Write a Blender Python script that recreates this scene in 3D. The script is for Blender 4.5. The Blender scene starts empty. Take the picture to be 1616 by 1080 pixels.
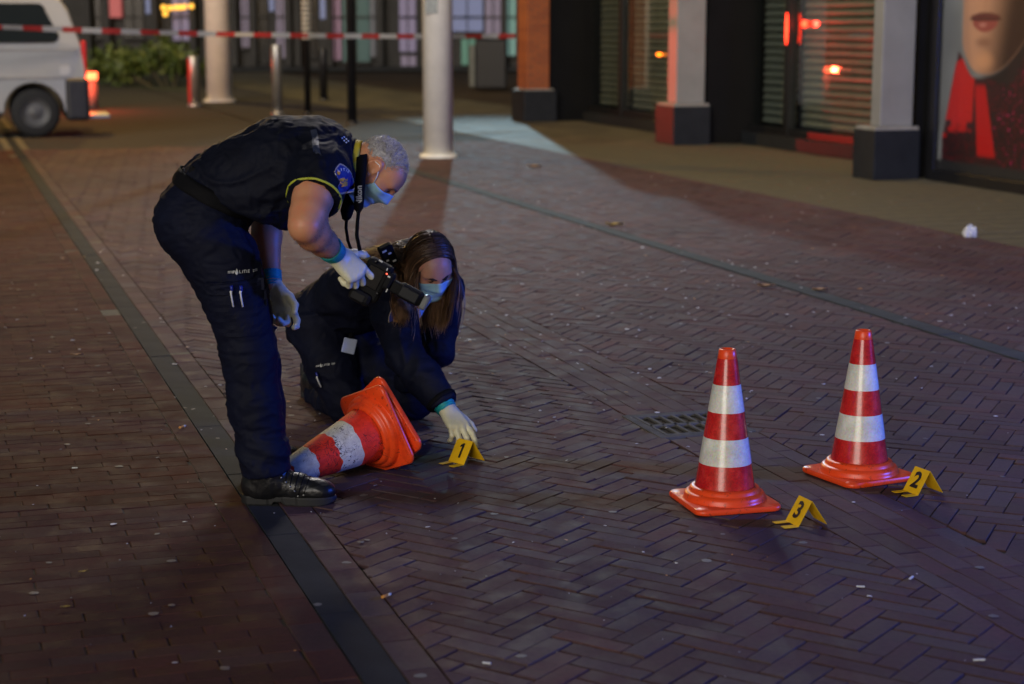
import bpy, bmesh, math, random
import numpy as np
from mathutils import Vector, Matrix
from mathutils.bvhtree import BVHTree

R = math.radians
scene = bpy.context.scene
COL = scene.collection

# ------------------------------------------------------------------ camera
FPX, CAM_H, YH = 2850.0, 1.56, 38.0
PITCH = math.atan((540 - YH) / FPX)
cam_d = bpy.data.cameras.new('camera')
cam_d.sensor_width = 36.0
cam_d.lens = 36.0 * FPX / 1616.0
cam_d.clip_start = 0.1
cam_d.clip_end = 500.0
cam_d.dof.use_dof = True
cam_d.dof.focus_distance = 6.15
cam_d.dof.aperture_fstop = 2.8
cam = bpy.data.objects.new('camera', cam_d)
COL.objects.link(cam)
cam.location = (0, 0, CAM_H)
cam.rotation_euler = (math.pi / 2 - PITCH, 0, 0)
scene.camera = cam

# street frame: c runs across the street, l along it
AL = R(17.6)
NX, NY = math.cos(AL), math.sin(AL)
EX, EY = -math.sin(AL), math.cos(AL)
def W(c, l, z=0.0):
    return Vector((c * NX + l * EX, c * NY + l * EY, z))
def toCL(x, y):
    return x * NX + y * NY, x * EX + y * EY
def ray(u, v):
    a = (u - 808) / FPX; c = -(v - 540) / FPX
    return a, math.cos(PITCH) + c * math.sin(PITCH), -math.sin(PITCH) + c * math.cos(PITCH)
def G(u, v, z=0.0):
    a, y, zz = ray(u, v); t = (z - CAM_H) / zz
    return Vector((a * t, y * t, z))
def P(u, v, Y):
    a, y, z = ray(u, v); t = Y / y
    return Vector((a * t, Y, CAM_H + z * t))

# ------------------------------------------------------------------ world, sun, lamps
world = bpy.data.worlds.new('World'); scene.world = world
world.use_nodes = True
wn = world.node_tree.nodes; wl = world.node_tree.links
wn.clear()
sky = wn.new('ShaderNodeTexSky'); sky.sky_type = 'NISHITA'; sky.sun_disc = False
sky.sun_elevation = R(12); sky.sun_rotation = R(200)
bg = wn.new('ShaderNodeBackground'); bg.inputs['Strength'].default_value = 0.02
out = wn.new('ShaderNodeOutputWorld')
wl.new(sky.outputs[0], bg.inputs[0]); wl.new(bg.outputs[0], out.inputs[0])

def light(name, kind, loc, target, energy, color, size=0.3, spot=None, blend=0.5):
    d = bpy.data.lights.new(name, kind); d.energy = energy; d.color = color
    if kind == 'SUN': d.angle = size
    elif kind == 'AREA': d.shape = 'DISK'; d.size = size
    else: d.shadow_soft_size = size
    if kind == 'SPOT': d.spot_size = spot; d.spot_blend = blend
    o = bpy.data.objects.new(name, d); COL.objects.link(o)
    o.location = loc
    if target is not None:
        o.rotation_euler = (Vector(target) - Vector(loc)).to_track_quat('-Z', 'Y').to_euler()
    return o
# dim diffuse city glow from behind the photographer
light('sun', 'SUN', (-5, -8, 6), (0.3, 6, 1.2), 1.45, (1.0, 0.94, 0.88), R(35))
# street lamps of the place (lights only, set above the picture, no poles built)
light('street_lamp_cool', 'SPOT', W(12.7, 44.0, 9.5), W(7.3, 21.5, 0), 10500, (0.50, 0.82, 1.0), 0.12, R(25), 1.0)
light('street_lamp_warm', 'POINT', W(1.2, 26.0, 6.5), None, 1500, (1.0, 0.56, 0.12), 0.25)
light('street_lamp_square', 'POINT', W(4.2, 41.0, 8.0), None, 1500, (1.0, 0.70, 0.20), 0.25)
light('street_lamp_shop', 'POINT', W(6.9, 18.6, 5.2), None, 175, (1.0, 0.76, 0.24), 0.2)
light('street_lamp_near', 'POINT', W(3.6, 13.6, 6.0), None, 950, (0.97, 0.90, 0.88), 0.7)
# blue beacon of a police vehicle outside the picture, then an added red spot
light('blue_beacon', 'POINT', (5.6, 5.4, 1.6), None, 1050, (0.02, 0.12, 1.0), 0.16)
light('red_pilaster_spot', 'SPOT', W(2.6, 31.5, 1.2), W(9.2, 22.0, .9), 2600, (1.0, 0.03, 0.02), 0.08, R(14), 0.9)  # added inside the view without a fixture, aimed to redden the pilaster
scene.view_settings.view_transform = 'Standard'
scene.view_settings.look = 'None'
scene.view_settings.exposure = 0.0
scene.view_settings.gamma = 1.0
scene.render.engine = 'CYCLES'
scene.cycles.use_denoising = True
scene.cycles.max_bounces = 4
scene.cycles.use_adaptive_sampling = True
scene.cycles.adaptive_threshold = 0.03
scene.cycles.sample_clamp_indirect = 4.0

# ------------------------------------------------------------------ materials
MATS = {}
def new_mat(name):
    m = bpy.data.materials.new(name); m.use_nodes = True
    nt = m.node_tree; nt.nodes.clear()
    o = nt.nodes.new('ShaderNodeOutputMaterial'); b = nt.nodes.new('ShaderNodeBsdfPrincipled')
    nt.links.new(b.outputs[0], o.inputs[0])
    MATS[name] = m
    return m, nt, b
def noise_node(nt, scale, detail=3.0, rough=0.55, coord='Object', vec=None):
    n = nt.nodes.new('ShaderNodeTexNoise')
    n.inputs['Scale'].default_value = scale; n.inputs['Detail'].default_value = detail
    n.inputs['Roughness'].default_value = rough
    if vec is None:
        t = nt.nodes.new('ShaderNodeTexCoord'); nt.links.new(t.outputs[coord], n.inputs['Vector'])
    else: nt.links.new(vec, n.inputs['Vector'])
    return n
def ramp(nt, fac, stops):
    r = nt.nodes.new('ShaderNodeValToRGB')
    while len(r.color_ramp.elements) < len(stops): r.color_ramp.elements.new(0.5)
    for e, (p, c) in zip(r.color_ramp.elements, stops):
        e.position = p; e.color = (*c, 1) if len(c) == 3 else c
    nt.links.new(fac, r.inputs[0])
    return r
def mixc(nt, fac, a, b, mode='MIX'):
    m = nt.nodes.new('ShaderNodeMix'); m.data_type = 'RGBA'; m.blend_type = mode
    for s, v in ((m.inputs[0], fac), (m.inputs[6], a), (m.inputs[7], b)):
        if isinstance(v, (int, float)): s.default_value = v
        elif isinstance(v, tuple): s.default_value = (*v, 1)
        else: nt.links.new(v, s)
    return m.outputs[2]
def bump(nt, b, h, strength, dist=0.002):
    n = nt.nodes.new('ShaderNodeBump'); n.inputs['Strength'].default_value = strength
    n.inputs['Distance'].default_value = dist
    nt.links.new(h, n.inputs['Height']); nt.links.new(n.outputs[0], b.inputs['Normal'])
    return n
def mat(name, col, rough=0.6, metal=0.0, var=0.15, nscale=6.0, bmp=0.0, bscale=80.0, spec=0.5, coord='Object', rvar=0.0, coat=0.0, sheen=0.0):
    """plain surface with noise-driven variation of colour, gloss and relief"""
    if name in MATS: return MATS[name]
    m, nt, b = new_mat(name)
    n = noise_node(nt, nscale, 4.0, 0.6, coord)
    r = ramp(nt, n.outputs['Fac'], [(0.25, tuple(max(0, c * (1 - var)) for c in col)), (0.75, tuple(min(1, c * (1 + var)) for c in col))])
    nt.links.new(r.outputs[0], b.inputs['Base Color'])
    b.inputs['Roughness'].default_value = rough
    b.inputs['Metallic'].default_value = metal
    b.inputs['Specular IOR Level'].default_value = spec
    if coat: b.inputs['Coat Weight'].default_value = coat; b.inputs['Coat Roughness'].default_value = 0.15
    if sheen: b.inputs['Sheen Weight'].default_value = sheen
    if rvar:
        n2 = noise_node(nt, nscale * 2.3, 3.0, 0.6, coord)
        mr = nt.nodes.new('ShaderNodeMapRange'); mr.inputs[3].default_value = max(0.05, rough - rvar); mr.inputs[4].default_value = min(1, rough + rvar)
        nt.links.new(n2.outputs['Fac'], mr.inputs[0]); nt.links.new(mr.outputs[0], b.inputs['Roughness'])
    if bmp:
        n3 = noise_node(nt, bscale, 5.0, 0.65, coord); bump(nt, b, n3.outputs['Fac'], bmp)
    return m
def emit(name, col, strength):
    m, nt, b = new_mat(name)
    b.inputs['Base Color'].default_value = (*col, 1)
    b.inputs['Emission Color'].default_value = (*col, 1)
    b.inputs['Emission Strength'].default_value = strength
    return m
def attr_node(nt, name):
    a = nt.nodes.new('ShaderNodeAttribute'); a.attribute_type = 'GEOMETRY'; a.attribute_name = name
    return a

def brick_mat(name, stops, single, rough=0.86, spec=0.14):
    m, nt, b = new_mat(name)
    if single:
        oi = nt.nodes.new('ShaderNodeObjectInfo'); fac = oi.outputs['Random']
    else:
        fac = attr_node(nt, 'rnd').outputs['Fac']
    r = ramp(nt, fac, stops)
    geo = nt.nodes.new('ShaderNodeNewGeometry')
    big = noise_node(nt, 0.9, 3.0, 0.6, vec=geo.outputs['Position'])
    fine = noise_node(nt, 55.0, 5.0, 0.7, vec=geo.outputs['Position'])
    mid = noise_node(nt, 9.0, 4.0, 0.65, vec=geo.outputs['Position'])
    c1 = mixc(nt, 0.55, r.outputs[0], ramp(nt, big.outputs['Fac'], [(0.3, (0.62, 0.60, 0.58)), (0.7, (1.25, 1.2, 1.18))]).outputs[0], 'MULTIPLY')
    c2 = mixc(nt, 0.75, c1, ramp(nt, mid.outputs['Fac'], [(0.25, (0.68, 0.68, 0.7)), (0.8, (1.3, 1.26, 1.22))]).outputs[0], 'MULTIPLY')
    c3 = mixc(nt, 0.6, c2, ramp(nt, fine.outputs['Fac'], [(0.3, (0.7, 0.7, 0.7)), (0.75, (1.35, 1.32, 1.3))]).outputs[0], 'MULTIPLY')
    nt.links.new(c3, b.inputs['Base Color'])
    mr = nt.nodes.new('ShaderNodeMapRange'); mr.inputs[1].default_value = 0.3; mr.inputs[2].default_value = 0.7
    mr.inputs[3].default_value = rough - 0.14; mr.inputs[4].default_value = rough + 0.2
    nt.links.new(mid.outputs['Fac'], mr.inputs[0]); nt.links.new(mr.outputs[0], b.inputs['Roughness'])
    add = nt.nodes.new('ShaderNodeMath'); add.operation = 'ADD'
    nt.links.new(fine.outputs['Fac'], add.inputs[0]); nt.links.new(mid.outputs['Fac'], add.inputs[1])
    b.inputs['Specular IOR Level'].default_value = spec
    bump(nt, b, add.outputs[0], 0.3, 0.0025)
    return m
HB = [(0.0, (0.072, 0.040, 0.041)), (0.3, (0.090, 0.049, 0.049)), (0.55, (0.084, 0.058, 0.060)), (0.8, (0.104, 0.051, 0.048)), (1.0, (0.096, 0.069, 0.070))]
RB = [(0.0, (0.060, 0.027, 0.020)), (0.35, (0.073, 0.032, 0.023)), (0.75, (0.088, 0.035, 0.024)), (1.0, (0.076, 0.043, 0.034))]
M_HB1 = brick_mat('clinker_brick', HB, True, .80, .20); M_HB0 = brick_mat('clinker_brick_field', HB, False, .80, .20)
M_RB1 = brick_mat('brown_brick', RB, True); M_RB0 = brick_mat('brown_brick_field', RB, False)
M_BED = mat('joint_sand', (0.026, 0.021, 0.018), 0.95, var=0.75, nscale=24, bmp=0.5, bscale=300)
M_SAND = mat('pale_joint_sand', (0.115, 0.10, 0.065), 0.95, var=0.5, nscale=30, bmp=0.4, bscale=300)
M_GROUND = mat('far_paving', (0.060, 0.043, 0.030), 0.85, var=0.35, nscale=0.6, spec=.15, bmp=0.3, bscale=40)
M_SLAB = mat('gutter_stone', (0.031, 0.032, 0.034), 0.8, var=0.3, nscale=5, bmp=0.5, bscale=90, spec=.08)
M_SLAB2 = mat('pale_gutter_stone', (0.056, 0.058, 0.060), 0.85, var=0.3, nscale=5, bmp=0.5, bscale=90, spec=.1)
M_TILE = mat('pale_paving_tile', (0.088, 0.076, 0.046), 0.75, var=0.75, nscale=1.4, bmp=0.3, bscale=60, rvar=0.12)

# ------------------------------------------------------------------ mesh helpers
def add_obj(name, me, mats, parent=None, smooth=False):
    o = bpy.data.objects.new(name, me); COL.objects.link(o)
    if mats is not None:
        for m in (mats if isinstance(mats, (list, tuple)) else [mats]): me.materials.append(m)
    if parent is not None: o.parent = parent
    if smooth: me.polygons.foreach_set('use_smooth', [True] * len(me.polygons))
    return o
def pyobj(name, verts, faces, mats, parent=None, smooth=False, midx=None):
    me = bpy.data.meshes.new(name)
    me.from_pydata([tuple(v) for v in verts], [], [tuple(int(i) for i in f) for f in faces])
    if midx is not None: me.polygons.foreach_set('material_index', midx)
    me.update()
    return add_obj(name, me, mats, parent, smooth)
def bmobj(name, bm, mats, parent=None, smooth=False, bev=0.0, seg=2):
    if bev: bmesh.ops.bevel(bm, geom=[e for e in bm.edges if len(e.link_faces) == 2 and e.calc_face_angle(0) > 0.5], offset=bev, segments=seg, profile=0.5, affect='EDGES')
    me = bpy.data.meshes.new(name); bm.to_mesh(me); bm.free()
    return add_obj(name, me, mats, parent, smooth)
def box(bm, c, s, rot=None):
    r = bmesh.ops.create_cube(bm, size=1.0)
    M = Matrix.Translation(Vector(c)) @ (rot.to_4x4() if rot is not None else Matrix.Identity(4)) @ Matrix.Diagonal((*s, 1))
    bmesh.ops.transform(bm, matrix=M, verts=r['verts'])
    return r['verts']
def boxobj(name, c, s, m, parent=None, rot=None, bev=0.0, smooth=False):
    bm = bmesh.new(); box(bm, c, s, rot)
    return bmobj(name, bm, m, parent, smooth, bev)
def lathe(profile, n=40, close=True):
    v, f = [], []
    for (r, z) in profile:
        for k in range(n):
            a = 2 * math.pi * k / n
            v.append((r * math.cos(a), r * math.sin(a), z))
    for i in range(len(profile) - 1):
        for k in range(n):
            f.append((i * n + k, i * n + (k + 1) % n, (i + 1) * n + (k + 1) % n, (i + 1) * n + k))
    if close:
        if profile[0][0] > 1e-5: f.append(tuple(range(n))[::-1])
        if profile[-1][0] > 1e-5: f.append(tuple(range((len(profile) - 1) * n, len(profile) * n)))
    return v, f
def tube(pts, radii, n=8, cap=True):
    pts = [Vector(p) for p in pts]; v, f = [], []
    if not isinstance(radii, (list, tuple)): radii = [radii] * len(pts)
    up = Vector((0.123, 0.31, 0.94)).normalized(); prev = None
    for i, p in enumerate(pts):
        t = (pts[min(i + 1, len(pts) - 1)] - pts[max(i - 1, 0)]).normalized()
        if prev is None:
            s = t.cross(up)
            if s.length < 1e-3: s = t.cross(Vector((1, 0, 0)))
        else: s = prev - t * prev.dot(t)
        s.normalize(); prev = s; w = t.cross(s)
        for k in range(n):
            a = 2 * math.pi * k / n
            v.append(p + (s * math.cos(a) + w * math.sin(a)) * radii[i])
    for i in range(len(pts) - 1):
        for k in range(n):
            f.append((i * n + k, i * n + (k + 1) % n, (i + 1) * n + (k + 1) % n, (i + 1) * n + k))
    if cap:
        f.append(tuple(range(n))[::-1]); f.append(tuple(range((len(pts) - 1) * n, len(pts) * n)))
    return v, f
def tag(o, label, cat, group=None):
    o['label'] = label; o['category'] = cat
    if group: o['group'] = group
    return o
def thing(name, label, cat, loc=(0, 0, 0), rz=0.0, group=None):
    o = bpy.data.objects.new(name, None); COL.objects.link(o)
    o.location = loc; o.rotation_euler = (0, 0, rz); o.empty_display_size = 0.1
    return tag(o, label, cat, group)
def structure(o):
    o['kind'] = 'structure'; return o

# ------------------------------------------------------------------ ground
g = 200.0
structure(pyobj('ground', [(-g, -20, -0.06), (g, -20, -0.06), (g, 300, -0.06), (-g, 300, -0.06)], [(0, 1, 2, 3)], M_GROUND))
# beyond the laid pieces the paving goes on as one sheet
def clip_poly(poly, fn):
    out = []
    for i in range(len(poly)):
        a, b = poly[i], poly[(i + 1) % len(poly)]
        da, db = fn(a), fn(b)
        if da >= 0: out.append(a)
        if (da >= 0) != (db >= 0):
            t = da / (da - db)
            out.append((a[0] + (b[0] - a[0]) * t, a[1] + (b[1] - a[1]) * t))
    return out
def area(poly):
    return 0.5 * abs(sum(poly[i][0] * poly[(i + 1) % len(poly)][1] - poly[(i + 1) % len(poly)][0] * poly[i][1] for i in range(len(poly))))
GR = (2.575, 2.975, 6.24, 6.66)       # drain grate: c0 c1 l0 l1
def in_view(c, l):
    w = W(c, l)
    return 3.3 < w.y < 25.5 and abs(w.x) < 0.29 * w.y + 1.6
def vis_px(c, l):
    w = W(c, l)
    if w.y < 3.9 or abs(w.x) > 0.30 * w.y + .1: return 0
    return 1.0 / w.y
LMAX = 23.5
rng = random.Random(7)
def prism(poly, jit, th=0.03, bev=0.0016):
    """verts/faces of one paving piece: poly is in street coordinates"""
    n = len(poly)
    cx = sum(p[0] for p in poly) / n; cy = sum(p[1] for p in poly) / n
    sz = math.sqrt(area(poly)); k = 1 - 2.2 * bev / sz
    dz, tx, ty = jit
    v = []
    for zz, sc in ((-th, 1), (-bev, 1), (0, k)):
        for p in poly:
            q = (cx + (p[0] - cx) * sc, cy + (p[1] - cy) * sc)
            v.append((q[0], q[1], zz + dz + (q[0] - cx) * tx + (q[1] - cy) * ty))
    f = [tuple(range(2 * n, 3 * n))]
    for r in range(2):
        for i in range(n):
            j = (i + 1) % n
            f.append((r * n + i, r * n + j, (r + 1) * n + j, (r + 1) * n + i))
    return v, f, (cx, cy)
def lay(name, bedpoly, pieces, m1, m0, limit=300, dzr=0.0007, tilt=0.0032, piece='brick', bedz=-0.004, sheet_mat=None):
    """pieces: list of polygons (street coords). The largest-showing become objects, the rest one stuff part"""
    bed = structure(pyobj(name, [W(c, l, bedz) for c, l in bedpoly], [tuple(range(len(bedpoly)))], sheet_mat or M_BED))
    items = []
    for poly in pieces:
        cx = sum(p[0] for p in poly) / len(poly); cy = sum(p[1] for p in poly) / len(poly)
        items.append((vis_px(cx, cy), poly))
    items.sort(key=lambda t: -t[0])
    V, F, A = [], [], []
    cache = {}
    for i, (s, poly) in enumerate(items):
        jit = (rng.gauss(0, dzr), rng.gauss(0, tilt), rng.gauss(0, tilt))
        if piece == 'brick':
            if rng.random() < .035: jit = (-rng.uniform(.001, .003), jit[1] * 2, jit[2] * 2)
            k_ = .0011 if i >= limit or s <= 0 else 0
            if k_: poly = [(p[0] + rng.uniform(-k_, k_), p[1] + rng.uniform(-k_, k_)) for p in poly]
        if i < limit and s > 0:
            v, f, c = prism(poly, (0, 0, 0))
            key = tuple((round(p[0] - c[0], 3), round(p[1] - c[1], 3)) for p in poly)
            me = cache.get(key)
            if me is None:
                me = bpy.data.meshes.new(piece)
                me.from_pydata([(a - c[0], b - c[1], z) for a, b, z in v], [], f); me.update()
                me.materials.append(m1); cache[key] = me
            o = bpy.data.objects.new(piece, me); COL.objects.link(o); o.parent = bed
            w = W(c[0], c[1], jit[0])
            o.location = w; o.rotation_euler = (jit[2], -jit[1], AL)
        else:
            v, f, c = prism(poly, jit)
            base = len(V)
            V += [tuple(W(a, b, z)) for a, b, z in v]
            F += [tuple(base + k for k in q) for q in f]
            A += [rng.random()] * len(v)
    if V:
        o = pyobj(piece + '_field', V, F, m0, bed)
        o['kind'] = 'stuff'
        at = o.data.attributes.new('rnd', 'FLOAT', 'POINT'); at.data.foreach_set('value', A)
    return bed
def rect(c0, c1, l0, l1, j=0.0):
    return [(c0 + j, l0 + j), (c1 - j, l0 + j), (c1 - j, l1 - j), (c0 + j, l1 - j)]
def herring(c0, c1, l0, l1, ang, L=0.210, Wd=0.070, j=0.0016, hole=None):
    ca, sa = math.cos(ang), math.sin(ang)
    def rot(p): return (p[0] * ca - p[1] * sa + (c0 + c1) / 2, p[0] * sa + p[1] * ca + (l0 + l1) / 2)
    out = []
    rad = math.hypot(c1 - c0, l1 - l0) / 2 + 0.5
    N1 = int(rad / Wd) + 3; N2 = int(rad / L) + 3
    for i in range(-N1, N1):
        for k in range(-N2, N2):
            ox, oy = i * Wd + k * L, i * Wd - k * L
            if ox * ox + oy * oy > rad * rad * 1.05: continue
            for r, gx in (((ox, ox + L, oy, oy + Wd), .0010), ((ox, ox + Wd, oy + Wd, oy + Wd + L), .0016)):
                mid = rot(((r[0] + r[1]) / 2, (r[2] + r[3]) / 2))
                if not (c0 - .15 < mid[0] < c1 + .15 and l0 < mid[1] < l1) or not in_view(*mid): continue
                jj = j + rng.choice((0, 0, 0, 0.0003, 0.0016)) + rng.uniform(-0.0004, 0.0004)
                gx += rng.uniform(-.0008, .0012)
                poly = [rot(p) for p in rect(r[0] + gx, r[1] - gx, r[2], r[3], jj)]
                poly = clip_poly(poly, lambda p: p[0] - c0 - 0.004)
                if len(poly) > 2: poly = clip_poly(poly, lambda p: c1 - 0.004 - p[0])
                if len(poly) > 2 and area(poly) > 0.0006: out.append(poly)
    return out
def course_rows(c0, c1, l0, l1, ncol, L, j=0.0014, hole=None, stag=0.5):
    """stretcher courses running along the street"""
    out = []; w = (c1 - c0) / ncol
    for a in range(ncol):
        l = l0 + (a * stag % 1.0) * L + rng.uniform(-.03, .03)
        while l < l1:
            LL = L + rng.uniform(-0.004, 0.004)
            m = (c0 + w * (a + .5), l + LL / 2)
            if in_view(*m):
                if not (hole and hole[0] - .02 < m[0] < hole[1] + .02 and hole[2] - LL / 2 < m[1] < hole[3] + LL / 2):
                    out.append(rect(c0 + w * a, c0 + w * (a + 1), l, l + LL, j))
                elif l < hole[2] - 0.03 < l + LL: out.append(rect(c0 + w * a, c0 + w * (a + 1), l, hole[2] - .004, j))
                elif l < hole[3] + 0.03 < l + LL: out.append(rect(c0 + w * a, c0 + w * (a + 1), hole[3] + .004, l + LL, j))
            l += LL
    return out
def cross_rows(c0, c1, l0, l1, L, Wd, j=0.0009):
    """running bond: bricks lie across the street"""
    out = []; l = l0; k = 0
    while l < l1:
        c = c1 - (0 if k % 2 else L / 2) + rng.uniform(-.012, .012)
        first = True
        while c > c0:
            a, b = (c - L, c)
            if k % 2 == 0 and first: out_b = c1; 
            m = ((a + b) / 2, l + Wd / 2)
            if in_view(*m): out.append(rect(max(a, c0), min(b, c1), l, l + Wd * 0.99, j))
            if first and c < c1 - 0.03 and in_view(c1 - .03, l): out.append(rect(c, c1, l, l + Wd * 0.99, j))
            first = False
            c -= L + rng.uniform(-.003, .003)
        l += Wd; k += 1
    return out
S0, S1 = 0.908, 1.014        # stone gutter
RW = 0.095
lay('running_bond_pavement', [(-9, 2), (S0 - RW, 2), (S0 - RW, 60), (-9, 60)], cross_rows(-6.5, S0 - RW, 3.0, LMAX, 0.205, 0.066), M_RB1, M_RB0)
lay('gutter_edging', [(S0 - RW, 2), (S0, 2), (S0, 60), (S0 - RW, 60)], course_rows(S0 - RW, S0, 3, LMAX, 1, 0.215), M_RB1, M_RB0, 120, sheet_mat=M_SAND, bedz=-.0022)
lay('gutter_edging', [(S1, 2), (S1 + RW, 2), (S1 + RW, 60), (S1, 60)], course_rows(S1, S1 + RW, 3, LMAX, 1, 0.215), M_HB1, M_HB0, 120, sheet_mat=M_SAND, bedz=-.0022)
lay('stone_gutter', [(S0, 2), (S1, 2), (S1, 60), (S0, 60)], course_rows(S0, S1, 3, LMAX + 3, 1, 0.80, 0.003), M_SLAB, M_SLAB, 60, 0.001, 0.002, 'gutter_slab', -0.02)
lay('herringbone_pavement', [(S1 + RW, 2), (2.6, 2), (2.6, 60), (S1 + RW, 60)], herring(S1 + RW, 2.6, 3, LMAX, R(45 - 7)), M_HB1, M_HB0, 300, 0.0010, 0.0048, bedz=-.009)
lay('brick_band', [(2.6, 2), (2.975, 2), (2.975, 60), (2.6, 60)], course_rows(2.6, 2.975, 3, LMAX, 5, 0.215, hole=GR, stag=0.37), M_HB1, M_HB0, 300, 0.0011, 0.0048, bedz=-.009)
lay('herringbone_pavement', [(2.975, 2), (4.80, 2), (4.80, 60), (2.975, 60)], herring(2.975, 4.80, 3, LMAX, R(45 + 4)), M_HB1, M_HB0, 300, 0.0010, 0.0048, bedz=-.009)
lay('stone_gutter', [(4.80, 2), (4.95, 2), (4.95, 60), (4.80, 60)], course_rows(4.818, 4.95, 3, LMAX + 3, 1, 1.0, 0.003), M_SLAB2, M_SLAB2, 60, 0.001, 0.002, 'gutter_slab', -0.02)
lay('herringbone_pavement', [(4.95, 2), (7.3, 2), (7.3, 60), (4.95, 60)], herring(4.95, 7.3, 3, LMAX, R(45)), M_HB1, M_HB0, 300, 0.0011, 0.005, bedz=-.009)
tl = []
for a in range(9):
    l = 8.0
    while l < 34:
        w = W(7.45 + .3 * a, l)
        if abs(w.x) < 0.29 * w.y + 1.6: tl.append(rect(7.3 + .3 * a, 7.6 + .3 * a, l, l + .3, 0.003))
        l += .3
lay('tile_walkway', [(7.3, 2), (10.6, 2), (10.6, 60), (7.3, 60)], tl, M_TILE, M_TILE, 300, 0.0008, 0.002, 'paving_tile', -0.006, M_TILE)

# drain grate in the brick band
gc, gl = (GR[0] + GR[1]) / 2, (GR[2] + GR[3]) / 2
M_IRON = mat('cast_iron', (0.105, 0.100, 0.090), 0.8, 0.0, 0.3, 12, 0.5, 120, spec=.1)
M_PIT = mat('drain_pit', (0.008, 0.007, 0.006), 0.9)
M_FRAME = mat('grate_concrete', (0.10, 0.096, 0.086), 0.9, 0, 0.25, 14, 0.4, 120, spec=.08)
dg = thing('drain_grate', 'cast iron street drain grate with two rows of slots set in brick band', 'drain', W(gc, gl, 0), AL)
cw, ll = GR[1] - GR[0], GR[3] - GR[2]
boxobj('pit', (0, 0, -0.0125), (cw - .01, ll - .01, 0.003), M_PIT, dg)
bm = bmesh.new()
for s in (-1, 1):
    box(bm, (s * (cw / 2 - .018), 0, -.003), (.034, ll, .014)); box(bm, (0, s * (ll / 2 - .018), -.0032), (cw - .07, .034, .014))
bmobj('frame', bm, M_FRAME, dg, bev=0.002)
for s in (-1, 1): boxobj('rail', (0, s * (ll / 2 - .045), -.002), (cw - .072, .020, .012), M_IRON, dg, bev=.002)
boxobj('rail', (0, 0, -.002), (cw - .072, .030, .012), M_IRON, dg, bev=.002)
nb = 7
for k in range(nb):
    boxobj('bar', (-(cw - .092) / 2 + (cw - .092) * k / (nb - 1), 0, -.0015), (.014, ll - .11, .011), M_IRON, dg, bev=.002)
# ------------------------------------------------------------------ shop front along the right
M_PIL = mat('grey_painted_pilaster', (0.22, 0.22, 0.205), 0.5, 0, 0.12, 3, 0.2, 60)
M_PLINTH = mat('black_stone_plinth', (0.013, 0.015, 0.018), 0.6, 0, 0.25, 6, 0.2, 80, spec=.25)
M_CAP = mat('plinth_cap', (0.26, 0.25, 0.22), 0.6, 0, 0.2, 8)
M_DARKFRAME = mat('dark_metal_frame', (0.012, 0.012, 0.013), 0.3, 0.2, 0.2, 5)
M_SLAT = mat('shutter_slat', (0.34, 0.33, 0.27), 0.40, 0.45, 0.25, 3.0, 0.15, 60)
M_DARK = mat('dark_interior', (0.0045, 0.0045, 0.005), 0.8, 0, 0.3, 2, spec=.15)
def glass_mat(name, tint=(0.85, 0.9, 0.9)):
    m, nt, b = new_mat(name)
    nt.nodes.remove(b)
    o = [n for n in nt.nodes if n.type == 'OUTPUT_MATERIAL'][0]
    tr = nt.nodes.new('ShaderNodeBsdfTransparent'); tr.inputs[0].default_value = (*tint, 1)
    gl = nt.nodes.new('ShaderNodeBsdfGlossy'); gl.inputs['Roughness'].default_value = 0.03
    n = noise_node(nt, 2.0); r = ramp(nt, n.outputs['Fac'], [(0.3, (0.75, 0.78, 0.78)), (0.7, (0.95, 0.95, 0.95))])
    nt.links.new(r.outputs[0], gl.inputs['Color'])
    lw = nt.nodes.new('ShaderNodeLayerWeight'); lw.inputs['Blend'].default_value = 0.5
    pw_ = nt.nodes.new('ShaderNodeMath'); pw_.operation = 'POWER'; nt.links.new(lw.outputs['Facing'], pw_.inputs[0]); pw_.inputs[1].default_value = 4.0
    fr = nt.nodes.new('ShaderNodeMath'); fr.operation = 'MULTIPLY_ADD'; nt.links.new(pw_.outputs[0], fr.inputs[0]); fr.inputs[1].default_value = 0.9; fr.inputs[2].default_value = 0.05
    mx = nt.nodes.new('ShaderNodeMixShader')
    nt.links.new(fr.outputs[0], mx.inputs[0]); nt.links.new(tr.outputs[0], mx.inputs[1]); nt.links.new(gl.outputs[0], mx.inputs[2])
    nt.links.new(mx.outputs[0], o.inputs[0])
    return m
M_GLASS = glass_mat('shop_glass')
def facade_brick():
    m, nt, b = new_mat('orange_facing_brick')
    tc = nt.nodes.new('ShaderNodeTexCoord')
    mp = nt.nodes.new('ShaderNodeMapping'); mp.inputs['Rotation'].default_value = (R(90), 0, 0)
    nt.links.new(tc.outputs['Object'], mp.inputs[0])
    bt = nt.nodes.new('ShaderNodeTexBrick'); bt.inputs['Scale'].default_value = 1.0
    bt.inputs['Brick Width'].default_value = 0.21; bt.inputs['Row Height'].default_value = 0.065; bt.inputs['Mortar Size'].default_value = 0.008
    bt.inputs['Color1'].default_value = (0.34, 0.085, 0.018, 1); bt.inputs['Color2'].default_value = (0.26, 0.06, 0.016, 1); bt.inputs['Mortar'].default_value = (0.13, 0.065, 0.035, 1)
    nt.links.new(mp.outputs[0], bt.inputs['Vector'])
    nt.links.new(bt.outputs['Color'], b.inputs['Base Color']); b.inputs['Roughness'].default_value = 0.75
    return m
M_OBRICK = facade_brick()
M_GLOW_RED = emit('red_reflection_glow', (1.0, 0.035, 0.012), 8.0)  # glow colours of the added stand-ins for reflections in the glass
M_GLOW_AMBER = emit('amber_reflection_glow', (1.0, 0.20, 0.01), 5.0)

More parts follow.
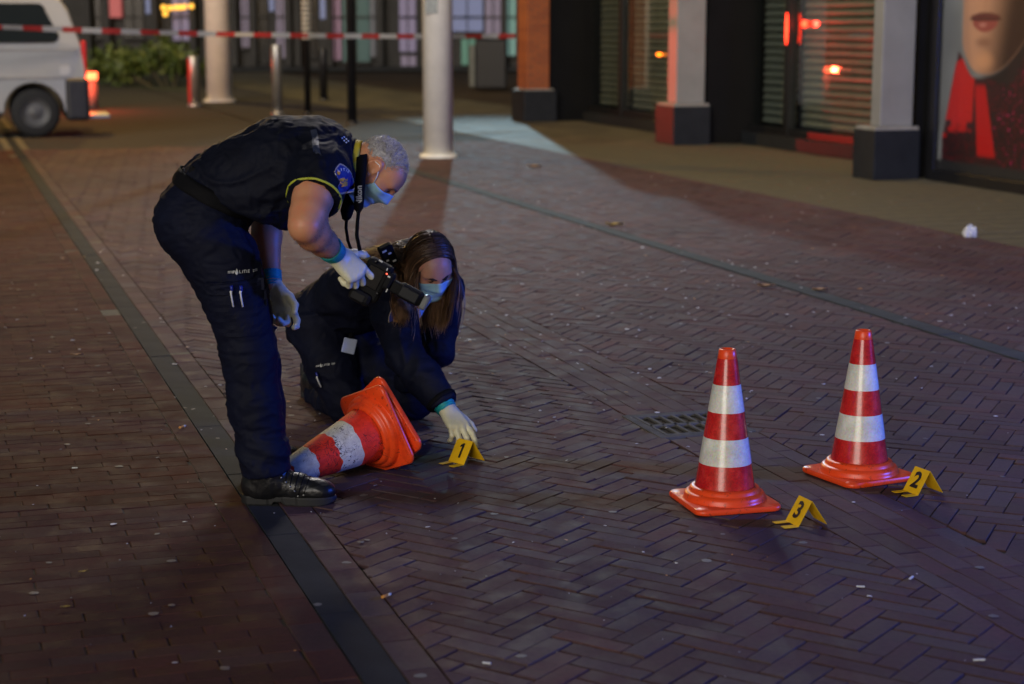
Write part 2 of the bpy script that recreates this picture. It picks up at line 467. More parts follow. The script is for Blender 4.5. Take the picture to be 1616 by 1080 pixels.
def SB(name, c0, c1, l0, l1, z0, z1, m, parent, bev=0.0, o=(0, 0)):
    """box in street coordinates; parent empties sit at W(o) turned by AL"""
    return boxobj(name, ((c0 + c1) / 2 - o[0], (l0 + l1) / 2 - o[1], (z0 + z1) / 2), (abs(c1 - c0), abs(l1 - l0), z1 - z0), m, parent, bev=bev)
FO = (9.1, 16.0)
fac = thing('shop_building', 'shop front with grey pilasters on black plinths and lowered slatted shutters', 'building', W(*FO), AL)
HT = 4.2
for (l0, l1, ca, cb) in ((16.30, 16.75, 9.0, 9.52), (21.87, 22.50, 9.14, 9.66)):
    SB('plinth', ca, cb, l0, l1, 0, 0.50, M_PLINTH, fac, 0.008, FO)
    SB('plinth_cap', ca + .015, cb - .01, l0 + .015, l1 - .02, 0.50, 0.535, M_CAP, fac, 0.006, FO)
SB('pilaster', 9.10, 9.47, 16.38, 16.58, 0.536, HT, M_PIL, fac, 0.01, FO)
SB('pilaster', 9.22, 9.62, 21.98, 22.28, 0.536, HT, M_PIL, fac, 0.01, FO)
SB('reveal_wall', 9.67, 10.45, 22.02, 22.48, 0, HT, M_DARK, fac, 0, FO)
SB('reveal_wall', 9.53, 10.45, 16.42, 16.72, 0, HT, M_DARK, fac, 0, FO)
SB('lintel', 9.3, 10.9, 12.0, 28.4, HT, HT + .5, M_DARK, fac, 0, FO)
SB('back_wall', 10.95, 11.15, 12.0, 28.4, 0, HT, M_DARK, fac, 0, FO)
# bay one: shutters behind glass with a door post; bay two deeper and darker
def bay(l0, l1, cg, mull, z0=0.16, zt=2.6):
    SB('threshold', cg - .14, cg + .35, l0, l1, 0, z0, M_PLINTH, fac, 0.006, FO)
    lp = [l0] + [m for m in mull] + [l1]
    for m in mull: SB('mullion', cg - .07, cg + .05, m - .07, m + .07, z0, HT, M_DARKFRAME, fac, 0.006, FO)
    SB('frame_rail', cg - .05, cg + .04, l0, l1, z0 + .001, z0 + .09, M_DARKFRAME, fac, 0.004, FO)
    for a, b in zip(lp[:-1], lp[1:]):
        SB('glass_pane', cg - .012, cg - .004, a + .072, b - .072, z0 + .092, HT - .05, M_GLASS, fac, 0, FO)
    z = z0 + .12
    bm = bmesh.new()
    prof = [(0.0, 0.0), (-.030, .010), (-.036, .045), (-.016, .074), (0.0, .080)]
    for a, b in zip(lp[:-1], lp[1:]):
        me = None; z = z0 + .12
        while z < zt:
            if me is None:
                L = b - a - .16; v = []
                for y in (-L / 2, L / 2): v += [(p[0], y, p[1]) for p in prof]
                me = bpy.data.meshes.new('slat'); me.from_pydata(v, [], [(i, i + 1, i + 6, i + 5) for i in range(4)]); me.materials.append(M_SLAT); me.update()
            o = bpy.data.objects.new('slat', me); COL.objects.link(o); o.parent = fac
            o.location = (cg + .16 - FO[0] + rng.uniform(-.004, .004), (a + b) / 2 - FO[1], z); o.rotation_euler = (rng.gauss(0, .002), rng.gauss(0, .05), 0)
            z += .098
    bm.free()
bay(16.76, 21.98, 10.30, [18.0, 20.85])
bay(22.52, 27.75, 10.15, [24.1, 26.3])
# corner pier of orange brick
SB('corner_pier', 9.12, 9.50, 27.95, 28.45, 0.52, HT, M_OBRICK, fac, 0.01, FO)
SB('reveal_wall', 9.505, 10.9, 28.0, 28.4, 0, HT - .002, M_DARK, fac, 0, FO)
SB('plinth', 9.04, 9.60, 27.86, 28.52, 0, 0.50, M_PLINTH, fac, 0.01, FO)
SB('plinth_cap', 9.07, 9.56, 27.90, 28.49, 0.50, 0.526, M_CAP, fac, 0.006, FO)
# added glowing bodies standing in for lamp reflections in the shop glass
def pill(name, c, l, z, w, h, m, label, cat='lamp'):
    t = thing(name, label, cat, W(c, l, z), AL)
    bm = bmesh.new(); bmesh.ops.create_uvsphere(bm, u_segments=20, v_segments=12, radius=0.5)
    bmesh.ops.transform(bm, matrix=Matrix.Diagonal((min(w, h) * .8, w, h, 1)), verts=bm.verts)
    bmobj('lens', bm, m, t, True)  # glowing body of the stand-in reflection
    boxobj('glow_mount', (min(w, h) * .4 + .018, 0, 0), (.04, w * .5, h * .6), M_DARKFRAME, t, bev=.004)
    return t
pill('reflection_glow', 10.255, 20.42, 1.56, .09, .09, M_GLOW_RED, 'round red glow added for a reflection in the shutter glass right of the door post')
pill('reflection_glow', 10.105, 24.76, 1.12, .20, .05, M_GLOW_AMBER, 'pill shaped amber glow added for a reflection low in the glass between brick pier and pilaster')

light('reflection_glow_light', 'POINT', W(10.17, 20.42, 1.56), None, 5, (1.0, .03, .015), .035)  # added light, spreads red from the stand-in reflection onto the slats
st_ = pill('reflection_streak', 10.20, 20.80, 1.50, .035, .40, M_GLOW_RED, 'narrow upright red glow added for a reflection on the black door post')  # reflected red streak built as a glowing part
# large poster with the lower half of a face and a red scarf
def make_poster():
    nu, nv = 190, 170
    Lp, z0, z1 = 2.7, 0.12, 2.35
    U, V = np.meshgrid(np.linspace(0, 1, nu), np.linspace(0, 1, nv))   # U runs towards the camera
    X = U * 2.7; Z = V * (z1 - z0)
    X0, Z0 = X, Z; X = X * 1.35; Z = Z * 1.35
    rs = np.random.RandomState(3)
    def nz(s, seed):
        r = np.random.RandomState(seed); g = r.rand(int(3.9 * s) + 3, int(3.5 * s) + 3)
        a = X * s; b = Z * s; i = a.astype(int); j = b.astype(int); fa = a - i; fb = b - j
        fa = fa * fa * (3 - 2 * fa); fb = fb * fb * (3 - 2 * fb)
        return (g[i, j] * (1 - fa) + g[i + 1, j] * fa) * (1 - fb) + (g[i, j + 1] * (1 - fa) + g[i + 1, j + 1] * fa) * fb
    def sm(a, b, x): t = np.clip((x - a) / (b - a), 0, 1); return t * t * (3 - 2 * t)
    C = np.zeros((nv, nu, 3)); C[:] = (0.16, 0.17, 0.165)
    U = 1463 + X0 * 102.0; V = 302 - Z0 * 165.0          # drawing units of the print
    n0, n1, n2 = nz(3, 1), nz(11, 5), nz(40, 6)
    C *= (0.75 + 0.5 * n0)[..., None]
    def put(mask, col):
        C[:] = C * (1 - np.clip(mask, 0, 1)[..., None]) + np.array(col) * np.clip(mask, 0, 1)[..., None]
    # face: outline between jaw line left and the shaded cheek right
    left = 1500 + .02 * V + 22 * np.clip((V - 85) / 55, 0, 1) ** 2
    chin = 143 - .012 * (U - 1545) ** 2 * (U < 1545) - .0125 * (U - 1545) ** 2 * (U >= 1545)
    face = sm(-3, 3, U - left) * sm(4, -4, V - chin)
    put(sm(1540, 1600, U) * sm(190, 150, V), (0.020, 0.015, 0.013))
    put(face * (.9 + .2 * n1), (0.44, 0.235, 0.135))
    put(face * sm(1536, 1600, U + .12 * V), (0.035, 0.018, 0.012))
    put(face * sm(24, 4, np.hypot(U - 1542, (V - 122) * 1.1)) * .55, (0.60, 0.30, 0.14))
    put(face * sm(1512, 1500, U - .1 * V) * .35, (0.20, 0.11, 0.08))
    put(face * sm(12, 2, np.hypot((U - 1540) * .55, V - 93)) * .65, (0.17, 0.075, 0.045))
    put(face * sm(5, 1, np.abs(U - 1540)) * sm(20, 28, V) * sm(52, 44, V) * .35, (0.34, 0.17, 0.10))
    # nose base with nostrils
    put(sm(1, .75, np.hypot((U - 1541) / 24, (V - 1) / 12)), (0.30, 0.14, 0.085))
    for du in (-12, 11): put(sm(1, .6, np.hypot((U - 1541 - du) / 7, (V - 6) / 4)), (0.025, 0.012, 0.010))
    # lips
    ul = np.abs(U - 1541) / 1.14
    upper = sm(1, .8, ul / 25) * sm(60.5, 58.5, V + .004 * ul ** 2) * sm(43, 46, V - .30 * ul + 2 * np.exp(-(ul / 5) ** 2) * -1)
    lower = sm(1, .85, ul / 21) * sm(57, 58.5, V) * sm(79, 75.5, V + .030 * ul ** 2)
    put(lower, (0.25, 0.060, 0.045)); put(upper, (0.11, 0.030, 0.024))
    put(sm(1.8, .6, np.abs(V - 58.5 + .003 * ul ** 2)) * sm(26, 23, ul), (0.03, 0.010, 0.008))
    put(sm(8, 2, np.hypot((U - 1537) * .8, (V - 66) * 1.6)) * .7, (0.50, 0.22, 0.17))
    # scarf
    top = 150 - 45 * sm(1525, 1490, U) * sm(1478, 1494, U) + 10 * sm(1540, 1600, U) - 60 * sm(1585, 1625, U)
    sc = sm(-3, 3, V - top) * sm(-2, 3, U - (1470 + 26 * np.clip((250 - V) / 150, 0, 1)))
    put(sm(1528, 1552, U) * sm(-2, 6, V - chin), (0.018, 0.013, 0.012)); put(sc, (0.022, 0.010, 0.010)); put(sc * sm(.5, .85, n2), (0.075, 0.008, 0.010))
    red1 = sc * sm(1531, 1527, U + .02 * V) * sm(-4, 3, V - 118 - .5 * np.abs(U - 1508)) * sm(6, -6, V - 232 - 40 * (n1 - .5) + .25 * (U - 1470)) 
    kn = .62 + .38 * sm(.2, .8, .5 + .5 * np.sin(V * 1.1 + 5 * n1)) * (.6 + .6 * n2); put(red1, (0.30, 0.006, 0.006)); put(red1 * kn * .8, (0.50, 0.012, 0.008))
    red2 = sc * sm(-2, 2, U - (1528 + .08 * (V - 160))) * sm(2, -2, U - (1546 + .20 * (V - 160))) * sm(155, 168, V) * sm(276, 268, V)
    put(red2, (0.26, 0.006, 0.006)); put(red2 * kn * .8, (0.46, 0.010, 0.010))
    put(sc * sm(.86, .95, n2) * sm(1555, 1575, U), (0.40, 0.015, 0.10))
    put(sm(282, 290, V), (0.02, 0.02, 0.02))
    verts = np.stack([np.zeros_like(X), 16.12 - X0 - FO[1], z0 + Z0], -1).reshape(-1, 3)
    idx = np.arange(nu * nv).reshape(nv, nu)
    F = np.stack([idx[:-1, :-1], idx[1:, :-1], idx[1:, 1:], idx[:-1, 1:]], -1).reshape(-1, 4)
    m, nt, b = new_mat('poster_print')
    nt.links.new(attr_node(nt, 'print').outputs['Color'], b.inputs['Base Color']); b.inputs['Roughness'].default_value = 0.35
    t = thing('poster', 'tall window poster of a face from nose to chin above a red scarf', 'poster', W(9.62, FO[1], 0), AL)
    o = pyobj('print', verts, F, m, t)
    ca = o.data.color_attributes.new('print', 'FLOAT_COLOR', 'POINT')
    ca.data.foreach_set('color', np.concatenate([C.reshape(-1, 3), np.ones((nu * nv, 1))], 1).ravel().astype(np.float32))
    boxobj('backing_board', (.025, 16.12 - 1.35 - FO[1], (z0 + z1) / 2), (.045, 2.72, z1 - z0 + .02), M_DARKFRAME, t)
    boxobj('frame', (0, 16.20 - FO[1], 1.75), (.09, .15, 3.5), M_DARKFRAME, t, bev=.005)
    boxobj('frame', (.0, 14.75 - FO[1], .055), (.12, 2.75, .11), M_DARKFRAME, t, bev=.005)
make_poster()

# ------------------------------------------------------------------ posts, bollards and bins
M_POST = mat('cream_painted_post', (0.78, 0.75, 0.64), 0.5, 0, 0.10, 4, 0.15, 40)
M_STEEL = mat('brushed_steel', (0.42, 0.42, 0.40), 0.35, 0.7, 0.15, 6)
M_BLACK = mat('black_painted_metal', (0.012, 0.012, 0.014), 0.4, 0.1, 0.2, 6)
M_RED = mat('red_paint', (0.55, 0.03, 0.025), 0.5, 0, 0.15, 6)
M_WHITE = mat('white_paint', (0.72, 0.72, 0.70), 0.45, 0, 0.08, 5)
def ground_at(u, v): return G(u, v)
def pole(name, label, loc, r, h, m, cat, n=24, base=None, group=None):
    t = thing(name, label, cat, (loc[0], loc[1], 0), 0, group)
    v, f = lathe([(r, 0.0), (r, h - .01), (r * .96, h)], n); pyobj('shaft', v, f, m, t, True)
    v, f = lathe([(r * 1.25, -.05), (r * 1.25, .03), (r * 1.02, .045)], n); pyobj('collar', v, f, base or m, t, True)
    return t
cp = pole('lamp_post', 'thick cream coloured post standing mid street behind the officers', W(5.68, 20.8), .178, 6.0, M_POST, 'post')
boxobj('notice', (-.06, -.170, 1.78), (.14, .03, .2), mat('faded_sticker', (.25, .27, .25), .6, 0, .3, 20), cp, bev=.004)
pole('lamp_post', 'cream post far left behind the red lit bollard', G(347, 160), .265, 6.0, M_POST, 'post')
pole('sign_pole', 'slim black pole in front of the far shops, right of the dark bollards', G(556, 195), .075, 5.0, M_BLACK, 'pole')
sp = pole('sign_pole', 'thin black pole with white striped sleeve at its top', G(486, 180), .058, 4.0, M_BLACK, 'pole')
for k in range(9): 
    v, f = lathe([(.085, 1.30 + k * .085), (.085, 1.335 + k * .085)], 16); pyobj('stripe', v, f, M_WHITE, sp, True)
pole('bollard', 'short black bollard far back between two black poles', G(511, 158), .085, 1.05, M_BLACK, 'bollard')
pole('bollard', 'slim shiny steel bollard left of the black poles', G(438, 180), .088, 1.2, M_STEEL, 'bollard')
rb = pole('bollard', 'pale steel bollard with red lit side beside the far cream post', G(307, 167), .11, .95, M_STEEL, 'bollard')
vv_, ff_ = [], []
for k in range(13):
    a = R(125 + 10 * k)
    for z in (.05, .90): vv_.append((.1125 * math.cos(a), .1125 * math.sin(a), z))
for k in range(12): ff_.append((2 * k, 2 * k + 2, 2 * k + 3, 2 * k + 1))
pyobj('red_stripe', vv_, ff_, M_RED, rb, True)
# lit bollard beside the van
lb_loc = G(140, 172)
lb = thing('light_bollard', 'squat grey bollard with glowing red light ring beside the white van', 'bollard', (lb_loc.x, lb_loc.y, 0))
v, f = lathe([(.18, -.05), (.18, .54)], 28); pyobj('body', v, f, mat('concrete_grey', (.2, .19, .18), .7, 0, .2, 8), lb, True)
v, f = lathe([(.172, .54), (.178, .56), (.178, .66), (.172, .68)], 28); pyobj('light_ring', v, f, emit('ring_glow', (1.0, .12, .04), 7.0), lb, True)
v, f = lathe([(.19, .68), (.19, .71), (.02, .74)], 28); pyobj('cap', v, f, M_BLACK, lb, True)
light('bollard_lamp', 'POINT', (lb_loc.x + .15, lb_loc.y - .55, .62), None, 70, (1.0, .06, .02), .04)
# ochre pole and bin further back
pole('lamp_post', 'ochre coloured post in front of the far purple shop window', G(613, 106), .30, 6.0, mat('ochre_paint', (.50, .28, .08), .5, 0, .15, 3), 'post')
tb_loc = G(775, 140)
tb = thing('litter_bin', 'dark square litter bin beside the orange brick pier', 'bin', (tb_loc.x, tb_loc.y, 0))
boxobj('body', (0, 0, .6), (.78, .7, 1.2), M_BLACK, tb, bev=.05)
boxobj('lid', (0, 0, 1.25), (.84, .76, .10), M_DARKFRAME, tb, bev=.03)
boxobj('side_panel', (-.45, -.1, .55), (.14, .6, 1.0), mat('panel_grey', (.12, .13, .12), .5), tb, bev=.02)

# ------------------------------------------------------------------ barrier tape
def make_tape():
    A = P(-60, 40, 23.6); B = P(813, 57, 29.55)
    mid = P(400, 55, 26.4)
    t = thing('barrier_tape', 'red and white striped barrier tape strung across the street behind the officers', 'tape', (A.x, A.y, 0))
    N = 120; v = []; f = []; mi = []
    for i in range(N + 1):
        s = i / N
        p = (1 - s) ** 2 * A + 2 * s * (1 - s) * (2 * mid - .5 * A - .5 * B) + s * s * B
        tw = 0.25 * math.sin(s * 9.0) + .5 * math.sin(s * 23)
        d = Vector((0.0, -math.sin(tw), math.cos(tw))) * .036
        v += [p + d - t.location, p - d - t.location]
    for i in range(N):
        f.append((2 * i, 2 * i + 2, 2 * i + 3, 2 * i + 1)); mi.append((i // 4) % 2)
    me = pyobj('ribbon', v, f, [mat('tape_white', (.45, .45, .44), .5, 0, .15, 3), mat('tape_red', (.42, .03, .028), .5, 0, .1, 5)], t, False, mi)
make_tape()

# ------------------------------------------------------------------ white van, rear half in view
def make_van():
    loc = G(58, 217); base = Vector((loc.x, loc.y, 0))
    # local frame: x forward is towards picture left; origin under rear wheel; near side at y=0 facing -y
    t = thing('white_van', 'white van parked at left edge, rear wheel and dark bumper in view', 'van', base, R(16))
    paint = mat('white_van_paint', (.37, .38, .385), .28, 0, .05, 2, coat=.5)
    blk = mat('van_black_plastic', (.018, .018, .02), .5, 0, .2, 10)
    tyre = mat('van_tyre', (.012, .012, .012), .75, 0, .2, 20)
    gls = mat('van_window', (.010, .013, .014), .06, 0, .1, 2, spec=.8)
    Wd = 1.88
    # profile along x (right = rear): x positive to picture right
    prof = [(.66, .36), (.70, .55), (.70, .95), (.66, 1.25), (.50, 1.75), (.40, 1.90), (.20, 1.97), (-3.0, 1.97), (-3.6, 1.80), (-4.1, 1.15), (-4.5, .95), (-4.6, .40), (-3.55, .33)]
    def arch(cx): return [(cx + .42 * math.cos(a), .34 + .42 * math.sin(a)) for a in [math.pi - k * math.pi / 10 for k in range(11)]]
    prof2 = prof + [(x, z) for x, z in arch(-3.1)] + [(-2.6, .30), (-.50, .30)] + [(x, z) for x, z in arch(0)] + [(.44, .36)]
    n = len(prof2); v = []; 
    rings = [(.06, .97), (.02, .99), (.0, 1.0), (Wd, 1.0)]
    def tumble(z): return .11 * max(0, z - 1.05) ** 1.2
    for y, sc in ((0.0, 1), (.05, 1), (Wd - .05, 1), (Wd, 1)):
        for x, z in prof2:
            inn = tumble(z)
            yy = y + (inn if y < Wd / 2 else -inn)
            k = .97 if y in (0.0, Wd) else 1.0
            v.append(((x + 1.9) * (1 if k == 1 else .992) - 1.9, yy, (z - 1.1) * (1 if k == 1 else .985) + 1.1))
    f = []
    for r in range(3):
        for i in range(n):
            j = (i + 1) % n; f.append((r * n + i, (r + 1) * n + i, (r + 1) * n + j, r * n + j))
    f += [tuple(range(n)), tuple(range(3 * n, 4 * n))[::-1]]
    bm = bmesh.new(); bv = [bm.verts.new(p) for p in v]
    for q in f: bm.faces.new([bv[i] for i in q])
    bmesh.ops.recalc_face_normals(bm, faces=bm.faces)
    bmobj('body', bm, paint, t)
    def panel(name, pts, m, off=.012, th=.02):
        # polygon on the near side, follows the tumblehome
        vv = []
        for o2 in (-off, th):
            for x, z in pts: vv.append((x, tumble(z) + o2, z))
        k = len(pts); ff = [tuple(range(k)), tuple(range(k, 2 * k))[::-1]] + [(i, (i + 1) % k, k + (i + 1) % k, k + i) for i in range(k)]
        bm2 = bmesh.new(); b2 = [bm2.verts.new(p) for p in vv]
        for q in ff: bm2.faces.new([b2[i] for i in q])
        bmesh.ops.recalc_face_normals(bm2, faces=bm2.faces)
        return bmobj(name, bm2, m, t)
    def rr(x0, x1, z0, z1, sl=0.0, r=.07, cut=.0):
        out = []
        for cx, cz, a0 in ((x1 - r, z0 + r, -90), (x1 - r - sl, z1 - r, 0), (x0 + r, z1 - r, 90), (x0 + r, z0 + r, 180)):
            for k in range(5):
                a = R(a0 + k * 22.5); out.append((cx + r * math.cos(a), cz + r * math.sin(a)))
        return out
    panel('side_window', rr(-1.35, .36, 1.30, 1.84, .17, .10), gls)
    panel('side_window', rr(-2.75, -1.42, 1.30, 1.84, 0, .08), gls)
    panel('trim_line', rr(-3.4, .60, 1.195, 1.215, 0, .008), mat('van_seam', (.25, .25, .25), .4), .006)
    panel('trim_line', rr(-2.6, .45, .80, .83, 0, .01), mat('van_seam', (.25, .25, .25), .4), .006)
    for xx in (-.78, -1.95):
        panel('door_seam', rr(xx - .006, xx + .006, .42, 1.92, 0, .005), mat('van_seam_dark', (.05, .05, .05), .5), .006)
    panel('door_handle', rr(-1.16, -.94, 1.02, 1.06, 0, .018), blk, .03)
    panel('fuel_flap', rr(.35, .50, .86, .98, 0, .03), mat('van_flap', (.5, .5, .5), .4), .007)
    panel('decal', rr(-.62, -.50, .78, .93, 0, .02), mat('blue_decal', (.04, .12, .42), .4), .007)
    # rear bumper and skirt
    bm = bmesh.new()
    box(bm, (.575, Wd / 2, .52), (.33, Wd + .06, .60)); bmobj('bumper', bm, blk, t, False, .06, 3)
    boxobj('sill', (-1.5, Wd / 2, .32), (2.1, Wd + .01, .10), blk, t, bev=.02)
    boxobj('tow_step', (.75, .55, .27), (.55, .9, .05), M_STEEL, t, bev=.015)
    for yy in (.03, Wd - .03):
        boxobj('tail_light', (.69, yy + (.05 if yy < 1 else -.05), 1.08), (.06, .12, .50), emit('tail_red' + str(yy), (.5, .012, .012), .35), t, bev=.02)
    boxobj('rear_window', (.575, Wd / 2, 1.52), (.02, 1.3, .45), gls, t, Matrix.Rotation(R(-18), 3, 'Y'))
    for cx in (0.0, -3.1):
        for yy, sgn in ((.13, -1), (Wd - .13, 1)):
            w = bpy.data.objects.new('wheel', None); COL.objects.link(w); w.parent = t; w.location = (cx, yy, .34); w.rotation_euler = (R(90), 0, 0)
            prof3 = [(.20, -.10), (.30, -.105), (.335, -.08), (.342, -.04), (.342, .04), (.335, .08), (.30, .105), (.20, .10)]
            vv, ff = lathe(prof3, 36, False); pyobj('tyre', vv, ff, tyre, w, True)
            vv, ff = lathe([(.205, -.085), (.19, -.09), (.18, -.06), (.10, -.05), (.06, -.075), (.0, -.078)], 30, False)
            vv2, ff2 = lathe([(.205, .085), (.19, .09), (.18, .06), (.10, .05), (.06, .075), (.0, .078)], 30, False)
            k = len(vv); pyobj('rim', vv + vv2, ff + [tuple(i + k for i in q) for q in ff2], mat('van_rim', (.10, .10, .10), .5, .3), w, True)
make_van()

# ------------------------------------------------------------------ far side of the square
M_WALLDK = mat('dark_render_wall', (.035, .033, .032), .8, 0, .3, 1.5)
def lit(name, col, s): return emit(name, col, s)
FY = 62.0
def fx(u): return (u - 808) / FPX * FY * math.cos(PITCH) * 1.0 + 0 * u
def far_x(u): return P(u, 60, FY).x
def far_z(v): return P(600, v, FY).z
fb = thing('shop_row', 'row of dark far shops with purple and teal lit windows across the square', 'building', (far_x(450), FY, 0))
ox = far_x(450)
boxobj('wall', (0, .5, 3.0), (36, .6, 6.0), M_WALLDK, fb)
boxobj('kerb', (0, -.3, .06), (36, 1.0, .14), M_SLAB, fb, bev=.02)
def fpanel(name, u0, u1, v0, v1, m, dep=.06):
    x0, x1 = far_x(u0), far_x(u1); z1 = far_z(v0) if v0 > 0 else 3.6; z0 = max(.15, far_z(v1))
    return boxobj(name, ((x0 + x1) / 2 - ox, .2 - dep / 2 - .001, (z0 + z1) / 2), (x1 - x0, dep, z1 - z0), m, fb, bev=.01)
purple = lit('purple_window', (0.240, 0.210, 0.360), 0.130); violet = lit('violet_window', (0.248, 0.212, 0.320), 0.093); blue = lit('blue_window', (0.195, 0.237, 0.447), 0.171)
teal = lit('teal_window', (0.049, 0.115, 0.115), 0.068); tealb = lit('teal_strip', (0.288, 0.552, 0.510), 0.171); pink = lit('pink_strip', (0.363, 0.219, 0.339), 0.124)
green = lit('green_poster', (0.101, 0.269, 0.209), 0.140); grey = lit('grey_window', (0.128, 0.134, 0.158), 0.108); warm = lit('warm_bulb', (1.0, .50, .06), 1.800); redp = lit('red_sign', (0.482, 0.104, 0.104), 0.298)
dkp = mat('dark_window', (.012, .012, .014), .2)
for (u0, u1, v0, v1, m) in ((150, 168, -60, 60, dkp), (195, 226, -60, 60, dkp), (230, 241, -60, 22, blue), (272, 298, -60, 64, purple), (380, 392, -60, 75, violet),
        (405, 421, -60, 100, dkp), (425, 433, -60, 18, blue), (436, 450, -60, 92, violet), (488, 500, -60, 90, dkp), (505, 515, -60, 30, blue), (524, 537, -60, 95, pink),
        (540, 583, -60, 98, teal), (584, 600, -60, 90, grey), (630, 656, -60, 82, purple), (632, 656, 88, 112, violet), (712, 762, -60, 50, blue), (728, 750, 62, 103, green),
        (766, 790, -60, 58, violet), (800, 813, -60, 88, tealb)):
    fpanel('window', u0, u1, v0, v1, m)
    if u1 - u0 > 11:
        fpanel('mullion', (u0 + u1) / 2 - .8, (u0 + u1) / 2 + .8, v0, v1, M_WALLDK, .12); fpanel('rail', u0, u1, 26, 29, M_WALLDK, .13); fpanel('sill', u0 - 1, u1 + 1, v1, v1 + 4, M_WALLDK, .2)
for (u, v) in ((258, 12), (261, 22), (268, 13), (277, 12), (284, 12), (291, 11), (302, 10)):
    p = P(u, v, FY - .4); bm = bmesh.new(); bmesh.ops.create_uvsphere(bm, u_segments=12, v_segments=8, radius=.09)
    o = bmobj('bulb', bm, warm, fb, True); o.location = (p.x - ox, -.4, p.z)
fpanel('sign', 174, 194, -60, 28, redp, .3)
for u in (140, 170, 245, 305, 370, 400, 455, 470, 520, 600, 700, 795):
    fpanel('column', u - 5, u + 5, -60, 130, M_WALLDK, .35)

# shrubs in the planting bed at the far left
M_LEAF = None
def leaf_mat():
    m, nt, b = new_mat('shrub_leaf')
    r = ramp(nt, attr_node(nt, 'rnd').outputs['Fac'], [(0, (.03, .05, .010)), (.6, (.075, .11, .02)), (1, (.14, .16, .03))])
    nt.links.new(r.outputs[0], b.inputs['Base Color']); b.inputs['Roughness'].default_value = .55
    return m
M_LEAF = leaf_mat()
M_STEM = mat('shrub_stem', (.05, .04, .02), .8)
def shrub(label, u, v, w, h, seed, n=900):
    loc = G(u, v); rs = np.random.RandomState(seed)
    t = thing('shrub', label, 'shrub', (loc.x, loc.y, 0), 0, 'shrubs in the planting bed')
    # clumps
    cl = [(rs.uniform(-w / 2, w / 2), rs.uniform(-.5, .5), rs.uniform(.25, .8) * h, rs.uniform(.18, .36) * h) for _ in range(9)]
    V, F, A = [], [], []
    for i in range(n):
        cx, cy, cz, r = cl[rs.randint(len(cl))]
        d = rs.normal(size=3); d /= np.linalg.norm(d); rr = r * rs.uniform(.6, 1.1)
        p = np.array((cx, cy, cz)) + d * rr * (1.2, 1, 1)
        if p[2] < .03: p[2] = rs.uniform(.03, .2)
        a = rs.normal(size=3); a /= np.linalg.norm(a); b2 = np.cross(a, d); b2 /= (np.linalg.norm(b2) + 1e-6)
        L, wd = rs.uniform(.07, .14), rs.uniform(.03, .05)
        k = len(V); V += [tuple(p - a * L), tuple(p + b2 * wd), tuple(p + a * L), tuple(p - b2 * wd)]; F.append((k, k + 1, k + 2, k + 3)); A += [rs.rand()] * 4
    o = pyobj('foliage', V, F, M_LEAF, t); at = o.data.attributes.new('rnd', 'FLOAT', 'POINT'); at.data.foreach_set('value', A)
    VV, FF = [], []
    for cx, cy, cz, r in cl:
        v2, f2 = tube([(cx * .3, cy * .3, -.05), (cx * .7, cy * .7, cz * .5), (cx, cy, cz)], [.03, .022, .01], 6); k = len(VV); VV += v2; FF += [tuple(i + k for i in q) for q in f2]
    pyobj('stem', VV, FF, M_STEM, t)
shrub('low leafy shrub directly right of the white van', 165, 128, 2.6, 1.15, 1)
shrub('leafy shrub at the middle of the far planting bed', 215, 134, 2.4, 1.25, 2)
shrub('dark shrub in the planting bed nearest the cream post', 268, 137, 2.6, 1.2, 3)
structure(pyobj('planting_bed', [G(120, 133) + Vector((0, 0, -.003)), G(300, 146) + Vector((0, 0, -.003)), G(330, 100) + Vector((0, 0, -.003)), G(110, 100) + Vector((0, 0, -.003))], [(0, 1, 2, 3)], mat('bed_soil', (.03, .035, .015), .9, 0, .4, 3)))

